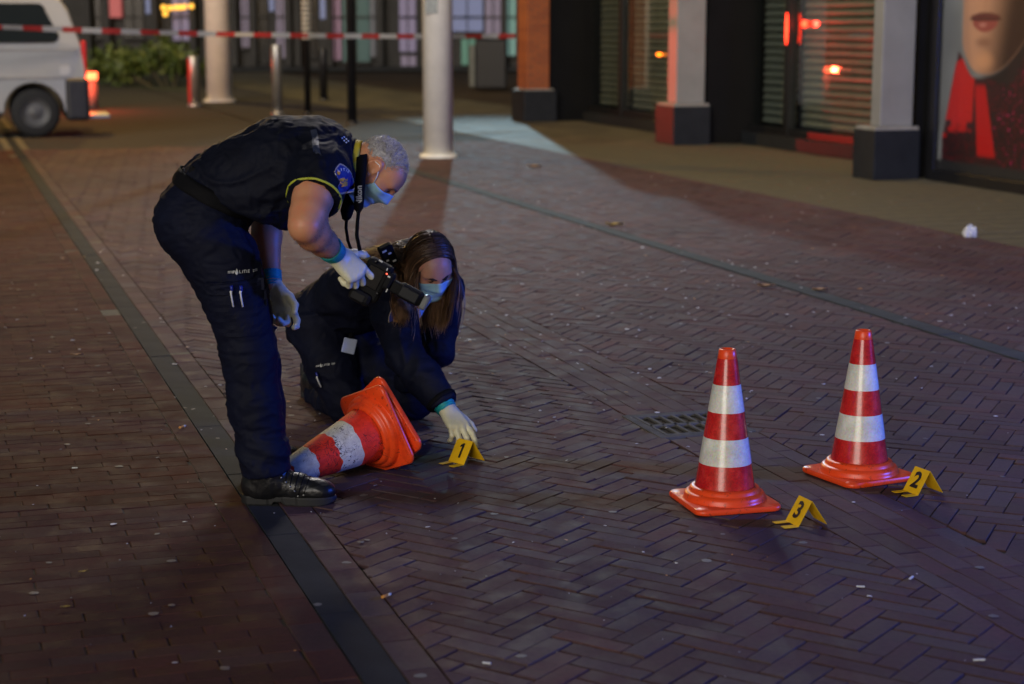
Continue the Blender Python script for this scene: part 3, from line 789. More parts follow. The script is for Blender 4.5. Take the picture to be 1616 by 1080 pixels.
# ------------------------------------------------------------------ traffic cones
def cone_mats():
    d = {}
    m, nt, b = new_mat('cone_orange_plastic')
    n = noise_node(nt, 10, 5, .65); n2 = noise_node(nt, 45, 5, .7)
    c = mixc(nt, ramp(nt, n.outputs['Fac'], [(.56, (0, 0, 0)), (.74, (1, 1, 1))]).outputs[0], (.90, .075, .012), (.62, .042, .010))
    c = mixc(nt, ramp(nt, n2.outputs['Fac'], [(.58, (0, 0, 0)), (.68, (1, 1, 1))]).outputs[0], c, (.26, .04, .018))
    nt.links.new(c, b.inputs['Base Color']); b.inputs['Roughness'].default_value = .34
    bump(nt, b, n2.outputs['Fac'], .12, .002); d['orange'] = m
    for nm, col, sp in (('cone_white_sheet', (.70, .70, .62), (.90, .90, .86)), ('cone_red_sheet', (.52, .012, .014), (.80, .05, .04))):
        m, nt, b = new_mat(nm)
        tc = nt.nodes.new('ShaderNodeTexCoord')
        vo = nt.nodes.new('ShaderNodeTexVoronoi'); vo.inputs['Scale'].default_value = 210; nt.links.new(tc.outputs['Object'], vo.inputs['Vector'])
        n = noise_node(nt, 26, 5, .7); n2 = noise_node(nt, 7, 4, .6)
        c = mixc(nt, ramp(nt, n.outputs['Fac'], [(.45, (0, 0, 0)), (.78, (1, 1, 1))]).outputs[0], col, sp)
        c = mixc(nt, .5, c, ramp(nt, n2.outputs['Fac'], [(.3, (.72, .72, .70)), (.7, (1.1, 1.1, 1.1))]).outputs[0], 'MULTIPLY')
        c = mixc(nt, .22, c, vo.outputs['Color'], 'OVERLAY')
        nt.links.new(c, b.inputs['Base Color']); b.inputs['Roughness'].default_value = .22
        b.inputs['Specular IOR Level'].default_value = .6; b.inputs['Coat Weight'].default_value = .4; b.inputs['Coat Roughness'].default_value = .08
        bump(nt, b, vo.outputs['Distance'], .15, .001)
        d[nm] = m
    # worn sheets of the fallen cone: cracks open onto dark dirt
    for nm, col in (('worn_white_sheet', (.66, .65, .52)), ('worn_red_sheet', (.80, .040, .016))):
        m, nt, b = new_mat(nm)
        tc = nt.nodes.new('ShaderNodeTexCoord')
        nz = noise_node(nt, 14, 3, .6); 
        mv = mixc(nt, .10, tc.outputs['Object'], nz.outputs['Color'], 'LINEAR_LIGHT')
        vo = nt.nodes.new('ShaderNodeTexVoronoi'); vo.feature = 'DISTANCE_TO_EDGE'; vo.inputs['Scale'].default_value = 30; nt.links.new(mv, vo.inputs['Vector'])
        g2 = noise_node(nt, 11, 4, .6)
        thr = nt.nodes.new('ShaderNodeMath'); thr.operation = 'MULTIPLY_ADD'; nt.links.new(g2.outputs['Fac'], thr.inputs[0]); thr.inputs[1].default_value = .22; thr.inputs[2].default_value = -.095
        lt = nt.nodes.new('ShaderNodeMath'); lt.operation = 'LESS_THAN'; nt.links.new(vo.outputs['Distance'], lt.inputs[0]); nt.links.new(thr.outputs[0], lt.inputs[1])
        dirt = noise_node(nt, 40, 5, .7)
        base = mixc(nt, .6, col, ramp(nt, dirt.outputs['Fac'], [(.3, (.55, .5, .45)), (.65, (1.1, 1.1, 1.1))]).outputs[0], 'MULTIPLY')
        c = mixc(nt, lt.outputs[0], base, (.035, .018, .012))
        nt.links.new(c, b.inputs['Base Color']); b.inputs['Roughness'].default_value = .6; b.inputs['Specular IOR Level'].default_value = .25
        inv = nt.nodes.new('ShaderNodeMath'); inv.operation = 'SUBTRACT'; inv.inputs[0].default_value = 1; nt.links.new(lt.outputs[0], inv.inputs[1])
        bump(nt, b, inv.outputs[0], .6, .002)
        d[nm] = m
    return d
CM = cone_mats()
def plate(half, r, z0, z1, bev=.006, n=6):
    ring = []
    for cx, cy, a0 in ((half - r, half - r, 0), (-half + r, half - r, 90), (-half + r, -half + r, 180), (half - r, -half + r, 270)):
        for k in range(n + 1):
            a = R(a0 + 90 * k / n); ring.append((cx + r * math.cos(a), cy + r * math.sin(a), cx, cy))
    return ring
def cr(z): return .0265 + (.515 - z) * (.099 - .0265) / (.515 - .051)
def cone_parts(t, worn=False, tip=True, body=True):
    half, rc = .148, .034
    ring = plate(half, rc, 0, .02); n = len(ring)
    V = []; F = []
    for s, z in ((.99, 0.0), (1.008, .004), (1.008, .012), (.985, .0175), (.80, .0195)): V += [(x * s, y * s, z) for x, y, _, _ in ring]
    for i in range(4):
        for k in range(n): F.append((i * n + k, i * n + (k + 1) % n, (i + 1) * n + (k + 1) % n, (i + 1) * n + k))
    F.append(tuple(range(n))[::-1]); F.append(tuple(range(4 * n, 5 * n)))
    lv, lf = lathe([(.139, .017), (.136, .0205), (.1345, .027), (.1330, .034), (.128, .0405), (.122, .043), (.1190, .0440), (.1165, .047), (.1145, .055), (.109, .0595), (.103, .061), (.0995, .0615)], 56, False)
    k0 = len(V); V += lv; F += [tuple(i + k0 for i in q) for q in lf]
    o = pyobj('base', V, F, CM['orange'], t, True)
    md = o.modifiers.new('split', 'EDGE_SPLIT'); md.split_angle = R(50)
    if not body: return
    v, f = lathe([(cr(z), z) for z in (.0615, .15, .25, .35, .45, .485)] + [(cr(.49) + .0012, .487), (cr(.515) + .0012, .513), (cr(.515) - .002, .516), (.018, .516), (.017, .47), (.016, .46)], 44, False)
    pyobj('body', v, f, CM['orange'], t, True)
    wt, rd = ('worn_white_sheet', 'worn_red_sheet') if worn else ('cone_white_sheet', 'cone_red_sheet')
    for z0, z1, mm, nm in ((.0625, .139, rd, 'red_band'), (.139, .226, wt, 'white_band'), (.226, .311, rd, 'red_band'), (.311, .401, wt, 'white_band'), (.401, .486, rd, 'red_band')):
        off = .0016; nz = 14; na = 60; VV = []; FF = []
        for i in range(nz + 1):
            z = z0 + (z1 - z0) * i / nz + (0.0002 if i == 0 else (-.0002 if i == nz else 0))
            for k in range(na):
                a = 2 * math.pi * k / na
                zz = z
                if worn and i in (0, nz): zz += .006 * math.sin(7 * a + z0 * 90) * math.sin(3 * a) * (1 if i else .6)
                rr = cr(zz) + off + (.0006 * math.sin(11 * a + 31 * z) if worn else 0)
                VV.append((rr * math.cos(a), rr * math.sin(a), zz))
        for i in range(nz):
            for k in range(na): FF.append((i * na + k, i * na + (k + 1) % na, (i + 1) * na + (k + 1) % na, (i + 1) * na + k))
        pyobj(nm, VV, FF, CM[mm], t, True)
c3 = thing('traffic_cone', 'upright orange traffic cone nearest the camera, left of marker 3', 'traffic cone', G(1143, 795) + Vector((0, 0, .004)), R(15), 'upright traffic cones')
cone_parts(c3)
c2 = thing('traffic_cone', 'rightmost upright traffic cone, glossy red and white bands, left of marker 2', 'traffic cone', G(1355, 752) + Vector((0, 0, .004)), R(27), 'upright traffic cones')
cone_parts(c2)
# fallen cone with a second cone pushed into it from below
def fallen(t, shift, spin):
    p0 = LY_BASE
    ax = LY_AX
    q = ax.to_track_quat('Z', 'Y').to_matrix().to_4x4()
    t.matrix_world = Matrix.Translation(p0 - ax * shift) @ q @ Matrix.Rotation(R(spin), 4, 'Z')
LY_AX = Vector((-.72, -.65, -.235)).normalized()
LY_BASE = G(534, 708, .107) - LY_AX * .182
fc = thing('traffic_cone', 'worn fallen traffic cone with cracked bands lying behind the black boot', 'traffic cone')
fallen(fc, 0, 20); cone_parts(fc, True)
fc2 = thing('traffic_cone', 'second orange cone base pushed into the fallen cone from behind', 'traffic cone')
fallen(fc2, .034, 34); cone_parts(fc2, False, body=False)

# ------------------------------------------------------------------ evidence markers
M_YEL = mat('yellow_marker_plastic', (.80, .47, .010), .7, 0, .10, 25, spec=.12)
M_INK = mat('black_ink', (.008, .008, .008), .5)
def text_mesh(txt, size, bold=0.0):
    cu = bpy.data.curves.new('txt', 'FONT'); cu.body = txt; cu.size = size; cu.align_x = 'CENTER'; cu.align_y = 'CENTER'; cu.offset = bold; cu.resolution_u = 3
    o = bpy.data.objects.new('txt', cu); COL.objects.link(o)
    dg_ = bpy.context.evaluated_depsgraph_get()
    me = bpy.data.meshes.new_from_object(o.evaluated_get(dg_))
    bpy.data.objects.remove(o); bpy.data.curves.remove(cu)
    vs = [tuple(v.co) for v in me.vertices]; fs = [tuple(p.vertices) for p in me.polygons]
    bpy.data.meshes.remove(me)
    return vs, fs
def marker(num, label, loc, rz):
    t = thing('evidence_marker', label, 'marker', loc, rz, 'numbered evidence markers')
    w = .082; th = .0016
    # profile in x (back leg at +x), z; width along y
    A = (.0, .001); B = (.046, .079); Cc = (.100, .001)
    def sheet(name, p, q, y0, y1):
        d = Vector((q[0] - p[0], 0, q[1] - p[1])).normalized(); nrm = Vector((-d.z, 0, d.x)) * th
        vs = []
        for y in (y0, y1):
            for s in (0, 1):
                for e in (p, q): vs.append(Vector((e[0], y, e[1])) + nrm * s)
        fs = [(0, 1, 3, 2), (4, 6, 7, 5), (0, 4, 5, 1), (2, 3, 7, 6), (0, 2, 6, 4), (1, 5, 7, 3)]
        return pyobj(name, vs, fs, M_YEL, t)
    sheet('front_panel', A, B, -w / 2, w / 2)
    sheet('back_leg', B, Cc, -w / 2, w / 2)
    sheet('foot', (-.048, .001), (0.0005, .001), -w / 2, -w / 2 + .027)
    sheet('foot', (-.048, .001), (0.0005, .001), w / 2 - .022, w / 2)
    vs, fs = text_mesh(num, .078, .0026)
    if num == '1':
        vs = [(-.004, -.028, 0), (.006, -.028, 0), (.006, .028, 0), (-.002, .028, 0), (-.004, .0155, 0), (-.013, .010, 0), (-.013, .019, 0)]; fs = [(0, 1, 2, 3, 4), (4, 3, 6, 5)]
    cx = sum(v[0] for v in vs) / len(vs); cy = (max(v[1] for v in vs) + min(v[1] for v in vs)) / 2
    up = Vector((B[0] - A[0], 0, B[1] - A[1])).normalized(); rt = Vector((0, -1, 0)); nrm = rt.cross(up)
    mid = Vector(((A[0] + B[0]) / 2, 0, (A[1] + B[1]) / 2)) + up * .004
    pyobj('number', [mid + rt * (v[0] - cx) + up * (v[1] - cy) + nrm * .0035 for v in vs], fs, M_INK, t)
    return t
marker('1', 'yellow folded evidence marker numbered 1 under the gloved hand', G(720, 733) + Vector((0, 0, .003)), R(44))
marker('2', 'yellow folded evidence marker numbered 2 right of the farther cone', G(1437, 780) + Vector((0, 0, .003)), R(24))
marker('3', 'yellow folded evidence marker numbered 3 right of the nearer cone', G(1250, 829) + Vector((0, 0, .003)), R(20))

# ------------------------------------------------------------------ litter on the paving
def litter():
    rs = np.random.RandomState(11)
    V, F, A = [], [], []
    def add_disc(x, y, r, asp, ang, hgt):
        n = 9; k = len(V)
        for i in range(n):
            a = 2 * math.pi * i / n; rr = r * rs.uniform(.8, 1.15)
            px, py = rr * math.cos(a), rr * asp * math.sin(a)
            V.append((x + px * math.cos(ang) - py * math.sin(ang), y + px * math.sin(ang) + py * math.cos(ang), .0016 + hgt * rs.uniform(.2, 1)))
        V.append((x, y, .0022 + hgt)); 
        for i in range(n): F.append((k + i, k + (i + 1) % n, k + n))
        A.extend([rs.rand()] * (n + 1))
    def put(n, x0, x1, y0, y1, r0, r1):
        cen = [(rs.uniform(x0, x1), rs.uniform(y0, y1)) for _ in range(9)]
        for _ in range(n):
            y = rs.uniform(y0, y1); x = rs.uniform(x0, x1) * y
            if rs.rand() < .6:
                q = cen[rs.randint(9)]; y = np.clip(q[1] + rs.normal(0, .7), 3.9, 19); x = (q[0] + rs.normal(0, .05)) * y
            add_disc(x, y, rs.uniform(r0, r1), rs.uniform(.3, 1), rs.uniform(0, 3.14), rs.uniform(.0005, .005))
    put(200, -.3, .3, 4.0, 9, .0015, .0045)
    put(55, -.3, .3, 4.0, 9, .005, .010)
    put(200, -.08, .16, 6.5, 12, .005, .012)
    put(260, -.05, .3, 9, 19, .006, .016)
    put(150, -.3, -.05, 7, 16, .006, .015)
    for _ in range(90):
        y = rs.uniform(4.0, 11); x = rs.uniform(-.3, .3) * y; k0 = len(A); add_disc(x, y, rs.uniform(.008, .017), rs.uniform(.75, 1), rs.uniform(0, 3.14), .0004); A[k0:] = [rs.uniform(0, .08)] * (len(A) - k0)
    m, nt, b = new_mat('scattered_scraps')
    r = ramp(nt, attr_node(nt, 'rnd').outputs['Fac'], [(0, (.12, .11, .10)), (.35, (.22, .21, .21)), (.55, (.55, .55, .57)), (.88, (.75, .74, .72)), (.92, (.50, .22, .05)), (1, (.50, .26, .07))])
    nt.links.new(r.outputs[0], b.inputs['Base Color']); b.inputs['Roughness'].default_value = .7
    o = pyobj('litter_scraps', V, F, m); o['kind'] = 'stuff'; tag(o, 'tiny scraps of paper and gum scattered over the whole paving', 'litter')
    at = o.data.attributes.new('rnd', 'FLOAT', 'POINT'); at.data.foreach_set('value', A)
litter()
M_BUTT = mat('filter_orange', (.62, .27, .05), .8); M_PAPER = mat('cigarette_paper', (.65, .64, .60), .8)
def butt(u, v, ang, label):
    p = G(u, v); t = thing('cigarette_butt', label, 'cigarette butt', (p.x, p.y, .0075), ang)
    vv, ff = tube([(-.014, 0, 0), (.010, 0, 0)], .0042, 8); pyobj('filter', vv, ff, M_BUTT, t, True)
    vv, ff = tube([(.0102, 0, 0), (.022, 0, .001)], [.0041, .0036], 8); pyobj('paper', vv, ff, M_PAPER, t, True)
butt(608, 945, R(50), 'orange and white cigarette butt right of the stone gutter near the bottom')
butt(287, 677, R(60), 'cigarette butt lying against the left edge of the stone gutter')
M_PAP2 = mat('white_paper', (.62, .62, .60), .8, 0, .08, 30)
for u, v, ln, a, lb in ((768, 1050, .022, -20, 'short white paper scrap at the bottom centre of the herringbone paving'), (1358, 929, .024, -8, 'white paper stub in a joint left of the diagonal brick band'),
                        (1545, 1045, .030, 5, 'white paper stub near the bottom right corner'), (1438, 915, .030, 60, 'thin white straw piece pointing at the brick band'), (118, 741, .020, 10, 'pale stub on the left pavement beside the man’s boot'.replace('’', "'"))):
    p = G(u, v); t = boxobj('paper_scrap', (0, 0, 0), (ln, .007, .004), M_PAP2, None, bev=.0012); t.location = (p.x, p.y, .006); t.rotation_euler = (0, 0, R(a)); tag(t, lb, 'paper scrap')
def leaf(u, v, s, ang, col, label):
    p = G(u, v); vs, fs = [], []
    n = 8
    for i in range(n + 1):
        x = -1 + 2 * i / n; w = .42 * (1 - x * x) ** .8 * (1 - .2 * x)
        for k in (-1, 0, 1): vs.append((x * s, k * w * s, s * (.22 * abs(k) + .12 * x * x + .05 * math.sin(5 * x + k))))
    for i in range(n):
        for k in range(2): a = i * 3 + k; fs.append((a, a + 3, a + 4, a + 1))
    o = pyobj('dry_leaf', vs, fs, col, None, True); o.location = (p.x, p.y, .006); o.rotation_euler = (0, 0, ang); tag(o, label, 'leaf')
ML1 = mat('dry_leaf_tan', (.42, .24, .10), .7, 0, .25, 40); ML2 = mat('dry_leaf_yellow', (.40, .27, .05), .7, 0, .25, 40)
leaf(122, 563, .030, R(5), ML1, 'curled tan leaf on the left pavement behind the man')
leaf(104, 962, .014, R(15), ML2, 'small yellow leaf on the lower left paving')
leaf(132, 906, .014, R(25), ML2, 'small yellow brown leaf left of the stone gutter, second lowest on that side')
leaf(843, 265, .085, R(20), ML1, 'orange leaf on the far paving right of the cream post')
leaf(1209, 454, .05, R(-5), ML1, 'tan leaf beside the second gutter, left one of a pair')
leaf(1294, 460, .05, R(15), ML1, 'tan leaf lying on the second gutter, right one of a pair')
leaf(970, 357, .07, R(5), ML2, 'yellow leaf just beyond the second gutter at picture centre')
# crumpled tissue
bm = bmesh.new(); bmesh.ops.create_icosphere(bm, subdivisions=3, radius=.055)
rr = random.Random(4)
for v in bm.verts:
    k = 1 + .35 * math.sin(v.co.x * 90 + 1) * math.sin(v.co.y * 70) + rr.uniform(-.12, .12); v.co = Vector((v.co.x * k * .8, v.co.y * k * .8, max(-.03, v.co.z * k)))
tp = bmobj('crumpled_tissue', bm, M_PAP2); p = G(1530, 375); tp.location = (p.x, p.y, .034); tag(tp, 'crumpled white tissue on the paving at far right', 'tissue')
# ------------------------------------------------------------------ sculpting kit: blended volumes -> smooth meshes
f32 = np.float32
_LAT = np.random.RandomState(5).rand(48, 48, 48).astype(f32)
def vnoise(p, seed=0):
    p = p + seed * 7.31
    i = np.floor(p).astype(int); f = (p - i).astype(f32); f = f * f * (3 - 2 * f); i %= 48; j = (i + 1) % 48
    a, b, c = i.T; d, e, g_ = j.T; x, y, z = f.T
    return ((_LAT[a, b, c] * (1 - x) + _LAT[d, b, c] * x) * (1 - y) + (_LAT[a, e, c] * (1 - x) + _LAT[d, e, c] * x) * y) * (1 - z) + \
           ((_LAT[a, b, g_] * (1 - x) + _LAT[d, b, g_] * x) * (1 - y) + (_LAT[a, e, g_] * (1 - x) + _LAT[d, e, g_] * x) * y) * z
A3 = lambda v: np.array((v[0], v[1], v[2]), dtype=f32)
def unit(v): v = np.asarray(v, float); return v / np.linalg.norm(v)
class SDF:
    def __init__(s, h): s.h = h; s.ops = []
    def op(s, fn, lo, hi, k=.02, mode='u'): s.ops.append((fn, np.array(lo, float), np.array(hi, float), k, mode)); return s
    def cap(s, a, b, ra, rb=None, k=.02, mode='u', cut=None):
        a, b = A3(a), A3(b); rb = ra if rb is None else rb; ab = b - a; L2 = float(ab @ ab) + 1e-9; m = max(ra, rb)
        def fn(X, Y, Z):
            t = np.clip(((X - a[0]) * ab[0] + (Y - a[1]) * ab[1] + (Z - a[2]) * ab[2]) / L2, 0, 1)
            d = np.sqrt((X - a[0] - t * ab[0]) ** 2 + (Y - a[1] - t * ab[1]) ** 2 + (Z - a[2] - t * ab[2]) ** 2) - (ra + (rb - ra) * t)
            if cut is not None:
                for (p, n_) in cut: d = np.maximum(d, (X - p[0]) * n_[0] + (Y - p[1]) * n_[1] + (Z - p[2]) * n_[2])
            return d
        return s.op(fn, np.minimum(a, b) - m, np.maximum(a, b) + m, k, mode)
    def chain(s, pts, rad, k=.02, mode='u', cut=None):
        for i in range(len(pts) - 1): s.cap(pts[i], pts[i + 1], rad[i], rad[i + 1], k, mode, cut)
        return s
    def ell(s, c, r, ax=None, k=.02, mode='u'):
        c = A3(c); r = np.array(r, f32); M = np.eye(3, dtype=f32) if ax is None else np.array([unit(a) for a in ax], f32); m = float(max(r))
        def fn(X, Y, Z):
            x, y, z = X - c[0], Y - c[1], Z - c[2]
            q = sum(((x * M[i, 0] + y * M[i, 1] + z * M[i, 2]) / r[i]) ** 2 for i in range(3))
            return (np.sqrt(q) - 1) * float(min(r))
        return s.op(fn, c - m, c + m, k, mode)
    def ecap(s, a, b, wa, wb, side, k=.03, mode='u', cut=None):
        a, b = A3(a), A3(b); ab = b - a; L = float(np.linalg.norm(ab)); t_ = ab / L
        sd = A3(side); sd = sd - t_ * (sd @ t_); sd /= np.linalg.norm(sd); fr = np.cross(t_, sd); m = max(*wa, *wb)
        def fn(X, Y, Z):
            x, y, z = X - a[0], Y - a[1], Z - a[2]
            u = x * t_[0] + y * t_[1] + z * t_[2]; t = np.clip(u / L, 0, 1); ov = u - t * L
            w = wa[0] + (wb[0] - wa[0]) * t; f = wa[1] + (wb[1] - wa[1]) * t; mn = np.minimum(w, f)
            p = x * sd[0] + y * sd[1] + z * sd[2]; q = x * fr[0] + y * fr[1] + z * fr[2]
            d = (np.sqrt((p / w) ** 2 + (q / f) ** 2 + (ov / mn) ** 2) - 1) * mn
            if cut is not None:
                for (pp, n_) in cut: d = np.maximum(d, (X - pp[0]) * n_[0] + (Y - pp[1]) * n_[1] + (Z - pp[2]) * n_[2])
            return d
        return s.op(fn, np.minimum(a, b) - m, np.maximum(a, b) + m, k, mode)
    def loft(s, pts, ws, side, k=.03):
        for i in range(len(pts) - 1): s.ecap(pts[i], pts[i + 1], ws[i], ws[i + 1], side, k)
        return s
    def planecut(s, p, n_):
        """remove everything on the side n_ points to"""
        p, n_ = A3(p), unit(n_)
        return s.op(lambda X, Y, Z: (X - p[0]) * n_[0] + (Y - p[1]) * n_[1] + (Z - p[2]) * n_[2], None or (-99,) * 3, (99,) * 3, 0, 'i')
    def mesh(s, smooth=1):
        h = s.h
        lo = np.min([o[1] for o in s.ops if o[4] == 'u'], 0) - 3 * h; hi = np.max([o[2] for o in s.ops if o[4] == 'u'], 0) + 3 * h
        n = np.ceil((hi - lo) / h).astype(int) + 1
        ax = [(lo[i] + np.arange(n[i]) * h).astype(f32) for i in range(3)]
        D = np.full(n, 1.0, f32)
        for fn, a, b, k, mode in s.ops:
            mg = k * 1.2 + 2 * h + .012
            i0 = np.clip(np.floor((a - mg - lo) / h).astype(int), 0, n); i1 = np.clip(np.ceil((b + mg - lo) / h).astype(int) + 1, 0, n)
            if np.any(i1 <= i0): continue
            sl = tuple(slice(p, q) for p, q in zip(i0, i1))
            d = fn(ax[0][sl[0]][:, None, None], ax[1][sl[1]][None, :, None], ax[2][sl[2]][None, None, :]).astype(f32)
            B = D[sl]
            if mode == 'u':
                if k > 0:
                    hh = np.maximum(k - np.abs(B - d), 0) / k; D[sl] = np.minimum(B, d) - hh * hh * k * .25
                else: D[sl] = np.minimum(B, d)
            elif mode == 's':
                d = -d
                if k > 0:
                    hh = np.maximum(k - np.abs(B - d), 0) / k; D[sl] = np.maximum(B, d) + hh * hh * k * .25
                else: D[sl] = np.maximum(B, d)
            else: D[sl] = np.maximum(B, d)
        return nets(D, lo, h, smooth)
def nets(D, lo, h, smooth=1):
    I = D < 0
    c = [(a, b, e) for a in (0, 1) for b in (0, 1) for e in (0, 1)]
    nx, ny, nz = D.shape
    S = np.zeros((nx - 1, ny - 1, nz - 1), np.uint8)
    for a, b, e in c: S += I[a:nx - 1 + a, b:ny - 1 + b, e:nz - 1 + e]
    act = np.argwhere((S > 0) & (S < 8))
    idx = np.full(S.shape, -1, np.int64); idx[tuple(act.T)] = np.arange(len(act))
    vals = np.stack([D[act[:, 0] + a, act[:, 1] + b, act[:, 2] + e] for a, b, e in c], 1)
    acc = np.zeros((len(act), 3)); cnt = np.zeros(len(act))
    for i in range(8):
        for j in range(i + 1, 8):
            df = [q - p for p, q in zip(c[i], c[j])]
            if sum(map(abs, df)) != 1: continue
            va, vb = vals[:, i], vals[:, j]; m = (va < 0) != (vb < 0)
            t = va[m] / (va[m] - vb[m]); acc[m] += np.array(c[i]) + t[:, None] * np.array(df); cnt[m] += 1
    V = (act + acc / cnt[:, None]) * h + lo
    F = []
    for axis in range(3):
        sl0 = [slice(None)] * 3; sl1 = [slice(None)] * 3; sl0[axis] = slice(0, -1); sl1[axis] = slice(1, None)
        a = I[tuple(sl0)]; b = I[tuple(sl1)]
        e = np.argwhere(a != b); o1, o2 = [k for k in range(3) if k != axis]
        ok = (e[:, o1] > 0) & (e[:, o2] > 0) & (e[:, o1] < D.shape[o1] - 1) & (e[:, o2] < D.shape[o2] - 1)
        e = e[ok]; fl = a[tuple(e.T)]
        q = []
        for d1, d2 in ((-1, -1), (0, -1), (0, 0), (-1, 0)):
            k = e.copy(); k[:, o1] += d1; k[:, o2] += d2; q.append(idx[tuple(k.T)])
        q = np.stack(q, 1)
        if axis == 1: fl = ~fl
        q[~fl] = q[~fl][:, ::-1]
        F.append(q)
    F = np.concatenate(F); F = F[(F >= 0).all(1)]
    for _ in range(smooth): V = relax(V, F, .5)
    return V, F
def relax(V, F, a=.5):
    acc = np.zeros_like(V); n = np.zeros(len(V))
    for i in range(4):
        j = (i + 1) % 4
        np.add.at(acc, F[:, i], V[F[:, j]]); np.add.at(n, F[:, i], 1)
        np.add.at(acc, F[:, j], V[F[:, i]]); np.add.at(n, F[:, j], 1)
    return V * (1 - a) + a * acc / np.maximum(n, 1)[:, None]
def vnormals(V, F):
    nf = np.cross(V[F[:, 2]] - V[F[:, 0]], V[F[:, 3]] - V[F[:, 1]]); N = np.zeros_like(V)
    for i in range(4): np.add.at(N, F[:, i], nf)
    return N / (np.linalg.norm(N, axis=1)[:, None] + 1e-12)
def wloc(o):
    v = Vector((0, 0, 0))
    while o is not None: v = v + Vector(o.location); o = o.parent
    return v
def npmesh(name, V, F, m, parent, smooth=True):
    off = np.array(wloc(parent)) if parent is not None else 0
    me = bpy.data.meshes.new(name); V = np.asarray(V) - off; k = F.shape[1]
    me.vertices.add(len(V)); me.vertices.foreach_set('co', V.astype(f32).ravel())
    me.loops.add(F.size); me.loops.foreach_set('vertex_index', F.astype(np.int32).ravel())
    me.polygons.add(len(F)); me.polygons.foreach_set('loop_start', np.arange(0, F.size, k, dtype=np.int32)); me.polygons.foreach_set('loop_total', np.full(len(F), k, np.int32))
    me.update(calc_edges=True); me.validate()
    return add_obj(name, me, m, parent, smooth)
def bvh_of(V, F): return BVHTree.FromPolygons([tuple(v) for v in V], [tuple(int(i) for i in f) for f in F])
def folds(V, F, amp, freq=(9, 9, 16), seed=0, warp=.4, ridge=True, weight=None):
    N = vnormals(V, F); q = V * np.array(freq)
    w = np.stack([vnoise(q * .6, seed + 3), vnoise(q * .6, seed + 5), vnoise(q * .6, seed + 9)], 1) - .5
    n = vnoise(q + w * warp * 6, seed)
    n = (1 - np.abs(2 * n - 1)) ** 1.5 - .55 if ridge else n - .5
    n2 = vnoise(q * 2.7 + w * 3, seed + 1) - .5
    d = amp * (n + .35 * n2)
    if weight is not None: d = d * weight
    return V + N * d[:, None]
def worldtube(name, pts, rad, m, parent, n=8):
    v, f = tube([Vector(p) - wloc(parent) for p in pts], rad, n); return pyobj(name, v, f, m, parent, True)
def ring_hits(bvh, c, axis, n=48, a0=0, a1=360, off=0.0, far=.5, ref=(0, 0, 1)):
    c = Vector(c); ax = Vector(axis).normalized(); s = Vector(ref) - ax * ax.dot(Vector(ref)); s.normalize(); w = ax.cross(s); out = []
    closed = abs(a1 - a0) >= 360
    for i in range(n if closed else n + 1):
        a = R(a0 + (a1 - a0) * i / n); d = s * math.cos(a) + w * math.sin(a)
        h = bvh.ray_cast(c + d * far, -d, far)
        out.append((h[0] if h[0] is not None else c + d * .05) + d * off)
    return out
def smooth_loop(p, n=3):
    for _ in range(n): p = [(p[i - 1] + p[i] * 2 + p[(i + 1) % len(p)]) / 4 for i in range(len(p))]
    return p
def band(name, bvh, c, axis, width, m, parent, off=.003, n=56, a0=0, a1=360, rows=4, bulge=.002, far=.5, ref=(0, 0, 1), smooth=True):
    ax = Vector(axis).normalized(); V = []; F = []
    for r in range(rows + 1):
        t = r / rows; o = (t - .5) * width
        V += [p - wloc(parent) for p in ring_hits(bvh, Vector(c) + ax * o, ax, n, a0, a1, off + bulge * math.sin(math.pi * t), far, ref)]
    k = len(V) // (rows + 1); closed = abs(a1 - a0) >= 360
    for r in range(rows):
        for i in range(k if closed else k - 1): F.append((r * k + i, r * k + (i + 1) % k, (r + 1) * k + (i + 1) % k, (r + 1) * k + i))
    o = pyobj(name, V, F, m, parent, smooth)
    md = o.modifiers.new('thick', 'SOLIDIFY'); md.thickness = .003; md.offset = -1
    return o
def decal(name, bvh, c, right, up, verts, faces, m, parent, off=.0022, depth=.12):
    """lay a flat shape onto a surface: project each vertex along the view of the patch"""
    c = Vector(c); r = Vector(right).normalized(); u = Vector(up); u = (u - r * u.dot(r)).normalized(); nn = r.cross(u); V = []
    last = None
    for x, y in [(v[0], v[1]) for v in verts]:
        p = c + r * x + u * y
        h = bvh.ray_cast(p + nn * depth, -nn, depth * 2.2)
        if h[0] is not None: q = h[0] + nn * off; last = (q - p).dot(nn)
        else: q = p + nn * (last or 0)
        V.append(q - wloc(parent))
    return pyobj(name, V, faces, m, parent)
def grid_shape(poly_fn, nx, ny, x0, x1, y0, y1):
    """dense grid clipped to inside-function, so it can bend over a surface"""
    vs, fs, idm = [], [], {}
    def vid(i, j):
        if (i, j) not in idm: idm[(i, j)] = len(vs); vs.append((x0 + (x1 - x0) * i / nx, y0 + (y1 - y0) * j / ny))
        return idm[(i, j)]
    for i in range(nx):
        for j in range(ny):
            if poly_fn(x0 + (x1 - x0) * (i + .5) / nx, y0 + (y1 - y0) * (j + .5) / ny): fs.append((vid(i, j), vid(i + 1, j), vid(i + 1, j + 1), vid(i, j + 1)))
    return vs, fs

